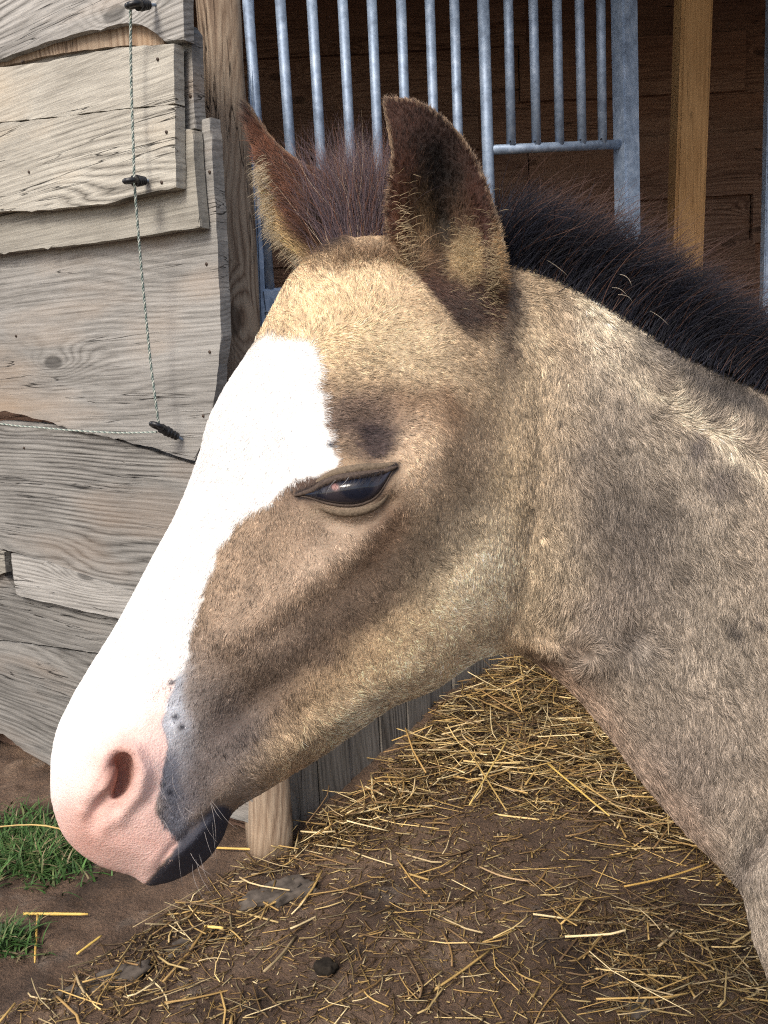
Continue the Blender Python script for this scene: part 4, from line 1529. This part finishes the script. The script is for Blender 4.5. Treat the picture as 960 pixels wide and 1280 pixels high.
COMB = [  # x, y, direction of the hair (right, down)
    (380, 380, -.5, -.8), (460, 360, -.1, -1), (440, 450, .7, .15), (540, 400, .5, -.6), (520, 470, .9, .3), (600, 430, .6, .2), (340, 520, -.3, .9), (450, 520, .9, .1),
    (560, 560, .7, .6), (620, 560, .2, 1), (500, 640, .6, .8), (420, 690, .1, 1), (300, 720, -.3, 1), (240, 640, -.5, .9), (180, 800, -.4, .9), (280, 820, -.2, 1),
    (560, 700, .6, .8), (640, 700, .4, 1), (600, 800, .9, .5), (480, 800, .5, .9), (380, 870, .3, .95), (440, 900, .8, .35), (350, 960, .6, .7), (250, 930, -.1, 1), (120, 900, -.2, 1),
    (700, 380, .3, 1), (680, 500, .1, 1), (780, 480, .3, 1), (720, 650, .1, 1), (820, 650, .25, 1), (900, 600, .1, 1), (860, 800, .3, 1), (940, 800, .3, 1), (780, 900, .5, .8), (860, 980, .3, 1), (940, 1100, .2, 1),
    (680, 780, -.2, 1), (730, 780, -.5, .9), (770, 830, .9, .6), (720, 860, .8, .2), (880, 470, .4, -.9), (700, 340, .5, -.5), (960, 520, .3, -.9),
    (390, 260, -.8, -.6), (350, 200, -.5, -.9), (345, 280, -1, .2), (560, 200, -.1, -1), (500, 260, -.9, -.1), (610, 280, .7, -.6), (560, 380, .2, .9), (620, 370, .9, .3)]


def comb_dir(x, y):
    C = np.array(COMB)
    vx = np.zeros(len(x)); vy = np.zeros(len(x)); W = np.zeros(len(x))
    for (cx, cy, a, b) in C:
        l = math.hypot(a, b)
        w_ = 1 / (((x - cx) ** 2 + (y - cy) ** 2) + 900) ** 1.5
        vx += w_ * a / l; vy += w_ * b / l; W += w_
    ang = np.arctan2(vy, vx) + 0.9 * (vnoise(x * .03, y * .03, 51) - .5) + 0.7 * (vnoise(x * .09, y * .09, 52) - .5)
    # whorl at the throat
    dx, dy = x - 735, y - 821
    r = np.hypot(dx, dy)
    wh = np.exp(-(r / 34) ** 2)
    a2 = np.arctan2(dy, dx) + math.pi / 2 - .5
    cx_, sx_ = np.cos(ang) * (1 - wh) + np.cos(a2) * wh, np.sin(ang) * (1 - wh) + np.sin(a2) * wh
    return np.arctan2(sx_, cx_)


def sample_tris(V, Q, n, weight=None):
    T = np.concatenate([Q[:, [0, 1, 2]], Q[:, [0, 2, 3]]])
    A = 0.5 * np.linalg.norm(np.cross(V[T[:, 1]] - V[T[:, 0]], V[T[:, 2]] - V[T[:, 0]]), axis=1)
    if weight is not None: A = A * weight(T)
    i = rng.choice(len(T), n, p=A / A.sum())
    u, v = rng.random(n), rng.random(n)
    f = u + v > 1
    u[f] = 1 - u[f]; v[f] = 1 - v[f]
    return T[i], np.stack([1 - u - v, u, v], 1)


def build_coat(n):
    view = FV - _C
    view /= np.linalg.norm(view, axis=1, keepdims=True)
    facing = -np.sum(FN * view, 1)

    def weight(T):
        f = facing[T].mean(1); x = FX[T].mean(1); y = FY[T].mean(1)
        w_ = np.where(f > -0.25, 1.0, 0.12)
        w_ = w_ * np.where(poly_sd(EAR_NEAR, x, y) > 10, np.where(y < 360, .45, 1), 1.0)
        w_ = w_ * np.where((x > 1010) | (y > 1330), 0.25, 1.0)
        return w_
    T, B = sample_tris(FV, FQ, n, weight)
    pos = (FV[T] * B[..., None]).sum(1)
    nor = (FN[T] * B[..., None]).sum(1); nor /= np.linalg.norm(nor, axis=1, keepdims=True)
    x = (FX[T] * B).sum(1); y = (FY[T] * B).sum(1); d = (FD[T] * B).sum(1)
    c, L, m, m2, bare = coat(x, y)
    # no hair inside the eye opening or nostril
    eye = ((x - 436) * math.cos(-.3) + (y - 607) * math.sin(-.3)) ** 2 / 58 ** 2 + (-(x - 436) * math.sin(-.3) + (y - 607) * math.cos(-.3)) ** 2 / 19 ** 2
    nos = ((x - 146) / 26) ** 2 + ((y - 972) / 40) ** 2
    keep = (eye > 1.0) & (nos > 1) & (rng.random(n) > bare * .25)
    T, B, pos, nor, x, y, c, L, m, m2 = (q[keep] for q in (T, B, pos, nor, x, y, c, L, m, m2))
    n = len(x)
    ang = comb_dir(x, y) + rng.normal(0, .22, n)
    cd = np.cos(ang)[:, None] * _R - np.sin(ang)[:, None] * _U
    tan = cd - nor * np.sum(cd * nor, 1, keepdims=True)
    tan /= np.maximum(np.linalg.norm(tan, axis=1, keepdims=True), 1e-6)
    side = np.cross(nor, tan)
    # length in metres
    ln = 0.0050 + 0.0045 * sstep(620, 720, x) + 0.003 * np.exp(-(((x - 450) / 160) ** 2 + ((y - 930) / 60) ** 2))
    ln = ln * np.where(y > 600, 1, np.where(x < 480, 1.15, 1.0))
    near_eye = np.exp(-(((x - 440) / 60) ** 2 + ((y - 610) / 40) ** 2))
    ln = ln * (1 - .65 * near_eye)
    ln = ln * (1 + np.maximum(-.25 * m, m2))
    ln = ln * L * (0.6 + 0.7 * rng.random(n))
    lift = np.radians(14 + 12 * rng.random(n) + 16 * np.maximum(m, m2) + 10 * (fbm(x * .04, y * .04, 70) - .5))
    k = 4
    t = np.linspace(0, 1, k)
    pts = np.empty((n, k, 3))
    wav = rng.normal(0, .12, n)
    for i in range(k):
        a = lift * (1 - 0.55 * t[i])
        pts[:, i] = pos - nor * 0.0006 + (tan * np.cos(a)[:, None] + nor * np.sin(a)[:, None]) * (ln * t[i])[:, None] + side * (ln * wav * t[i] ** 2)[:, None]
    # hairs gather into small tufts
    from mathutils.kdtree import KDTree
    nc = 34000
    ci = rng.choice(n, nc, replace=False)
    kd = KDTree(nc)
    for q_, i_ in enumerate(ci): kd.insert(pos[i_], q_)
    kd.balance()
    near = ci[np.array([kd.find(p_)[1] for p_ in pos])]
    pull = (pts[near, 0] - pos)
    pull -= nor * np.sum(pull * nor, 1, keepdims=True)
    same = (np.sum(nor[near] * nor, 1) > .5)[:, None]
    for i in range(1, k):
        pts[:, i] += pull * same * (0.62 * t[i] ** 1.2)
    ctone = rng.normal(0, .17, n)[near]
    rad = ((0.00010 + 0.00008 * rng.random(n)) * (1 + .35 * sstep(630, 720, x)))[:, None] * np.array([1.0, 0.95, 0.7, 0.12])[None]
    # tufts: neighbouring hairs share a tone, along the lie of the hair
    ca, sa = np.cos(ang), np.sin(ang)
    uu = x * ca + y * sa; vv = -x * sa + y * ca
    tuft = vnoise(uu * .07, vv * .26, 80) - .5
    tone = 1 + 1.05 * tuft + 1.2 * ctone + rng.normal(0, .26, n)
    white = (c.min(1) > .6)
    tone = np.where(white, 1 + rng.normal(0, .04, n), np.clip(tone, .35, 2.0))
    col = c * tone[:, None]
    # some hairs dark tipped
    dk = (rng.random(n) < .17) & ~white
    col[dk] *= .45
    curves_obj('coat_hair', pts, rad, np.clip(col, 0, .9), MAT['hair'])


build_coat(430000)


def build_torso_coat(n):
    TN = vert_normals(TV, TQ)
    T, B = sample_tris(TV, TQ, n)
    pos = (TV[T] * B[..., None]).sum(1)
    nor = (TN[T] * B[..., None]).sum(1); nor /= np.linalg.norm(nor, axis=1, keepdims=True)
    col = (tc_[T] * B[..., None]).sum(1)
    keep = pos[:, 2] > .10
    pos, nor, col = pos[keep], nor[keep], col[keep]
    n = len(pos)
    cd = np.array([.6, 0, -.8]) + rng.normal(0, .18, (n, 3))
    tan = cd - nor * np.sum(cd * nor, 1, keepdims=True)
    tan /= np.maximum(np.linalg.norm(tan, axis=1, keepdims=True), 1e-6)
    ln = (.010 + .006 * rng.random(n))[:, None]
    pts = np.stack([pos - nor * .0006, pos + (tan * .94 + nor * .34) * ln * .5, pos + (tan * .98 + nor * .2) * ln], 1)
    rad = (0.0003 + 0.0002 * rng.random(n))[:, None] * np.array([1, .8, .15])[None]
    curves_obj('coat_hair', pts, rad, np.clip(col * 1.25 * (1 + rng.normal(0, .25, (n, 1))), 0.01, .9), MAT['hair'])


build_torso_coat(70000)


def strands(name, root, d0, d1, ln, cols, r0=0.00016, k=7, droop=0.0, wav=0.08):
    n = len(root)
    t = np.linspace(0, 1, k)
    d0 = d0 / np.linalg.norm(d0, axis=1, keepdims=True); d1 = d1 / np.linalg.norm(d1, axis=1, keepdims=True)
    pts = np.empty((n, k, 3)); pts[:, 0] = root
    w1 = rng.normal(0, wav, (n, 3)); ph = rng.random(n) * 6
    for i in range(1, k):
        d = d0 * (1 - t[i]) + d1 * t[i] + w1 * np.sin(t[i] * 5 + ph)[:, None] + np.array([0, 0, -droop]) * t[i]
        d /= np.linalg.norm(d, axis=1, keepdims=True)
        pts[:, i] = pts[:, i - 1] + d * (ln / (k - 1))[:, None]
    rad = (r0 * (0.7 + .6 * rng.random(n)))[:, None] * (1 - 0.85 * t ** 2)[None]
    return curves_obj(name, pts, rad, cols, MAT['mane'])


def surf_depth(x, y, front=True):
    """depth of the foal's surface nearest the viewer at (x, y), from the mesh vertices"""
    out = np.empty(len(x))
    for i, (a, b) in enumerate(zip(x, y)):
        q = (FX - a) ** 2 + (FY - b) ** 2
        s = np.argpartition(q, 24)[:24]
        out[i] = FD[s].min() if front else np.median(FD[s])
    return out


def depth_at(x, y):
    fx = (np.asarray(x, float) - gx[0]) / STEP; fy = (np.asarray(y, float) - gy[0]) / STEP
    i = np.floor(fx).astype(int); j = np.floor(fy).astype(int)
    u = fx - i; v = fy - j
    return (DEPTH[i, j] * (1 - u) + DEPTH[i + 1, j] * u) * (1 - v) + (DEPTH[i, j + 1] * (1 - u) + DEPTH[i + 1, j + 1] * u) * v


def sdirs(ax, ay, ad):
    return np.asarray(ax)[:, None] * _R - np.asarray(ay)[:, None] * _U + np.asarray(ad)[:, None] * _F


def build_mane():
    n = 15000
    s = rng.random(n)
    kx = np.array([600, 650, 720, 800, 880, 960, 1040, 1100]); ky = np.array([318, 328, 354, 400, 442, 474, 506, 530])
    x = 606 + s * 494
    y = np.interp(x, kx, ky) + rng.normal(0, 9, n) - 6
    d = 62 + 0.10 * (x - 640) + rng.uniform(-34, 22, n)
    root = foal_world(x, y + 12, d)
    ax = rng.normal(.42, .2, n); ay = rng.normal(-1, .12, n); ad = rng.normal(-.05, .3, n)
    d0 = sdirs(ax, ay, ad)
    d1 = sdirs(ax + rng.normal(.35, .35, n), ay * .5 + rng.normal(0, .25, n), ad + rng.normal(-.1, .35, n))
    ln = (0.046 + 0.022 * rng.random(n)) * (0.75 + .5 * vnoise(x * .02, y * 0, 9))
    c = srgb([(32, 34, 46)]) * (0.35 + 0.9 * rng.random((n, 1)))
    fr = rng.random(n) < .10
    c[fr] = srgb((86, 64, 56)) * (.6 + .6 * rng.random((fr.sum(), 1)))
    ln[fr] *= 1.35
    strands('mane', root, d0, d1, ln, c, 0.00021, 8, .25, .10)
    # a few pale hairs hanging over
    n = 5
    x = rng.uniform(640, 830, n); y = np.interp(x, kx, ky) - rng.uniform(10, 50, n)
    root = foal_world(x, y, 20 + rng.uniform(-20, 10, n))
    d0 = sdirs(rng.normal(1, .2, n), rng.normal(.1, .2, n), rng.normal(-.2, .1, n)); d1 = sdirs(rng.normal(.6, .2, n), rng.normal(1, .2, n), rng.normal(0, .1, n))
    strands('pale_mane_hair', root, d0, d1, 0.008 + .03 * rng.random(n), srgb([(190, 178, 160)]) * (.6 + .4 * rng.random((n, 1))), 0.00016, 6)


build_mane()


def build_forelock():
    n = 4200
    x = rng.normal(452, 17, n); y = 320 + rng.normal(0, 6, n) + 0.04 * np.abs(x - 452)
    d = rng.uniform(34, 70, n)
    root = foal_world(x, y, d)
    ax = (x - 455) / 75 + rng.normal(-.03, .16, n); ay = rng.normal(-1, .08, n); ad = rng.normal(.25, .15, n)
    d0 = sdirs(ax * .6, ay, ad)
    d1 = sdirs(ax * 1.1 + rng.normal(0, .35, n), ay + rng.normal(0, .3, n), ad + rng.normal(0, .3, n))
    ln = 0.05 + 0.065 * rng.random(n) ** .8
    c = srgb([(96, 82, 88)]) * (0.45 + .8 * rng.random((n, 1)))
    fr = rng.random(n) < .22
    c[fr] = srgb((122, 84, 66)) * (.6 + .6 * rng.random((fr.sum(), 1)))
    pl = rng.random(n) < .03
    c[pl] = srgb((190, 170, 148))
    strands('forelock', root, d0, d1, ln, c, 0.00012, 8, 0, .30)
    # rough tuft of coat hair along the poll
    n = 520
    x = rng.normal(455, 34, n).clip(372, 526); y = np.interp(x, [352, 400, 450, 500, 528], [340, 326, 318, 318, 328]) + rng.normal(0, 7, n)
    root = foal_world(x, y + 4, depth_at(x, y + 6) + 2)
    fan = (x - 440) / 80
    d0 = sdirs(fan * .5 + rng.normal(0, .35, n), rng.normal(-.8, .25, n), rng.normal(-.6, .2, n)); d1 = sdirs(fan + rng.normal(0, .5, n), rng.normal(-.5, .5, n), rng.normal(0, .3, n))
    strands('poll_tuft', root, d0, d1, .006 + .018 * rng.random(n) ** 2, srgb([(176, 146, 116)]) * (.2 + .8 * rng.random((n, 1))), 0.00014, 6, 0, .2)
    # whiskers on the muzzle
    wx = np.concatenate([rng.uniform(190, 225, 9), rng.uniform(225, 270, 7), rng.uniform(190, 260, 6)])
    wy = np.concatenate([rng.uniform(940, 1040, 9), rng.uniform(1000, 1040, 7), rng.uniform(1050, 1090, 6)])
    dd = surf_depth(wx, wy)
    n = len(wx)
    root = foal_world(wx, wy, dd)
    d0 = sdirs(rng.normal(.4, .3, n), rng.normal(.9, .3, n), rng.normal(-.7, .2, n))
    d1 = sdirs(rng.normal(.6, .3, n), rng.normal(.8, .3, n), rng.normal(-.2, .2, n))
    strands('whisker', root, d0, d1, .010 + .020 * rng.random(n), srgb([(190, 182, 178)]) * (.5 + .4 * rng.random((n, 1))), 0.00009, 6, 0, .05)
    # fringe inside and along the ears
    n = 1500
    t = rng.random(n)
    ex = np.interp(t, [0, .3, .6, 1], [322, 334, 346, 384]) + rng.normal(6, 5, n); ey = np.interp(t, [0, .3, .6, 1], [205, 245, 285, 325]) + rng.normal(0, 6, n)
    root = foal_world(ex, ey, 84 + rng.uniform(-16, 16, n))
    d0 = sdirs(rng.normal(-1, .15, n), rng.normal(.25, .2, n), rng.normal(-.1, .3, n)); d1 = sdirs(rng.normal(-.7, .2, n), rng.normal(.7, .25, n), rng.normal(0, .3, n))
    strands('ear_fringe', root, d0, d1, .006 + .012 * rng.random(n) * np.interp(t, [0, .5, 1], [.4, 1, 1]), srgb([(222, 204, 172)]) * (.35 + .45 * rng.random((n, 1))), 0.00014, 5)
    n = 1000
    ex = np.concatenate([rng.normal(588, 11, 520), rng.normal(502, 8, 160), rng.normal(622, 6, 320)]); ey = np.concatenate([rng.normal(320, 18, 520), rng.normal(305, 34, 160), rng.normal(345, 34, 320)])
    dd = surf_depth(ex, ey)
    root = foal_world(ex, ey, dd + 1)
    sx_ = np.where(ex > 540, -.7, .7)
    d0 = sdirs(sx_ + rng.normal(0, .3, n), rng.normal(-.3, .4, n), rng.normal(-.7, .2, n)); d1 = sdirs(sx_ * 1.2 + rng.normal(0, .3, n), rng.normal(.1, .4, n), rng.normal(-.1, .2, n))
    c = srgb([(206, 184, 146)]) * (.3 + .6 * rng.random((n, 1)))
    strands('ear_fringe', root, d0, d1, .004 + .008 * rng.random(n), c, 0.00014, 5)


build_forelock()


# ---- eye
def build_eye():
    up = spline([(378, 618), (390, 614), (406, 606), (425, 600), (453, 596), (476, 592), (491, 586)], 8, False)
    lo = spline([(378, 618), (390, 622), (410, 628), (434, 631), (455, 628), (473, 616), (491, 586)], 8, False)
    n = len(up); k = 17
    sN = np.linspace(0, 1, n); tN = np.linspace(0, 1, k)
    X = up[:, None, 0] * (1 - tN) + lo[:, None, 0] * tN
    Y = up[:, None, 1] * (1 - tN) + lo[:, None, 1] * tN
    bul = (4 * tN * (1 - tN))[None] ** 0.6 * np.sin(np.clip(sN, 0, 1) * math.pi)[:, None] ** 0.6
    # ball: a shallow dome standing just proud of the socket
    base = depth_at(X, Y)
    Dm = base + 0.5 - 8.5 * bul
    V = foal_world(X, Y, Dm).reshape(-1, 3)
    a = (np.arange(n - 1)[:, None] * k + np.arange(k - 1)[None]).ravel()
    Q = np.stack([a, a + 1, a + k + 1, a + k], 1)
    # closed behind
    Vb = foal_world(X, Y, base + 8).reshape(-1, 3)
    Qb = Q[:, ::-1] + len(V)
    me = np_mesh('eye', np.concatenate([V, Vb]), np.concatenate([Q, Qb]), 4)
    cx, cy = 446, 608
    rr = np.hypot((X - cx) / 1.25, Y - cy).ravel()
    col = np.tile(np.array([0.008, 0.011, 0.022]), (len(V), 1))
    iris = sstep(15, 19, rr) * sstep(40, 30, rr)
    col += iris[:, None] * np.array([0.020, 0.014, 0.010])
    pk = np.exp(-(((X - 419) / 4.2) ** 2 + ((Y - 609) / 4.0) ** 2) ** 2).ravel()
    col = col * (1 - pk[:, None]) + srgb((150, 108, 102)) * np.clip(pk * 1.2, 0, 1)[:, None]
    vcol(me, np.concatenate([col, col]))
    m, nt, bs = attr_mat('foal_eye', 0.07, 0.42)
    bs.inputs['Coat Weight'].default_value = 0.15
    bs.inputs['Coat Roughness'].default_value = 0.03
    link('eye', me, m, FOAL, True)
    lid = flat('eyelid_skin', tuple(srgb((74, 63, 56))), 0.65, 0.2, 0.3, 500)
    lidf = flat('lid_fold_skin', tuple(srgb((108, 95, 80))), 0.8, 0.2, 0.3, 500)

    def roll(name, path, rmax, off, mat, ends=0.25):
        q = spline(path, 8, False)
        s_ = np.sin(np.linspace(0, math.pi, len(q))) ** 0.6 * (1 - ends) + ends
        pts = foal_world(q[:, 0], q[:, 1], depth_at(q[:, 0], q[:, 1]) + off)
        return tube_obj(name, pts, rmax * UNIT * s_, mat, FOAL, 12)
    roll('upper_eyelid', [(368, 620), (390, 613), (406, 604), (425, 597.5), (453, 593.5), (477, 590), (497, 583)], 4.6, -0.5, lid, .15)
    roll('lower_eyelid', [(370, 619), (390, 623), (410, 629), (434, 632), (455, 629), (474, 617), (493, 585)], 2.0, 0.3, lid, .15)
    roll('lid_fold', [(392, 606), (408, 596), (425, 590), (453, 585), (478, 583), (495, 579)], 5.0, 2.6, lidf, .1)
    roll('lid_fold', [(392, 630), (412, 637), (434, 640), (458, 636), (478, 624), (493, 600)], 6.0, 4.4, lidf, .1)
    n = 60
    q = spline([(396, 610), (425, 598), (453, 593), (480, 588)], 20, False)
    i = rng.integers(0, len(q), n)
    root = foal_world(q[i, 0], q[i, 1], depth_at(q[i, 0], q[i, 1]) - 4)
    d0 = sdirs(rng.normal(-.3, .2, n), rng.normal(.5, .2, n), rng.normal(-.8, .1, n)); d1 = sdirs(rng.normal(-.4, .2, n), rng.normal(1, .2, n), rng.normal(-.1, .1, n))
    c = np.where(((q[i, 0] > 420) & (q[i, 0] < 446) & (rng.random(n) < .3))[:, None], srgb([(165, 162, 162)]), srgb([(40, 36, 38)]))
    strands('eyelash', root, d0, d1, .008 + .008 * rng.random(n), c, 0.00011, 6, 0, .04)


build_eye()
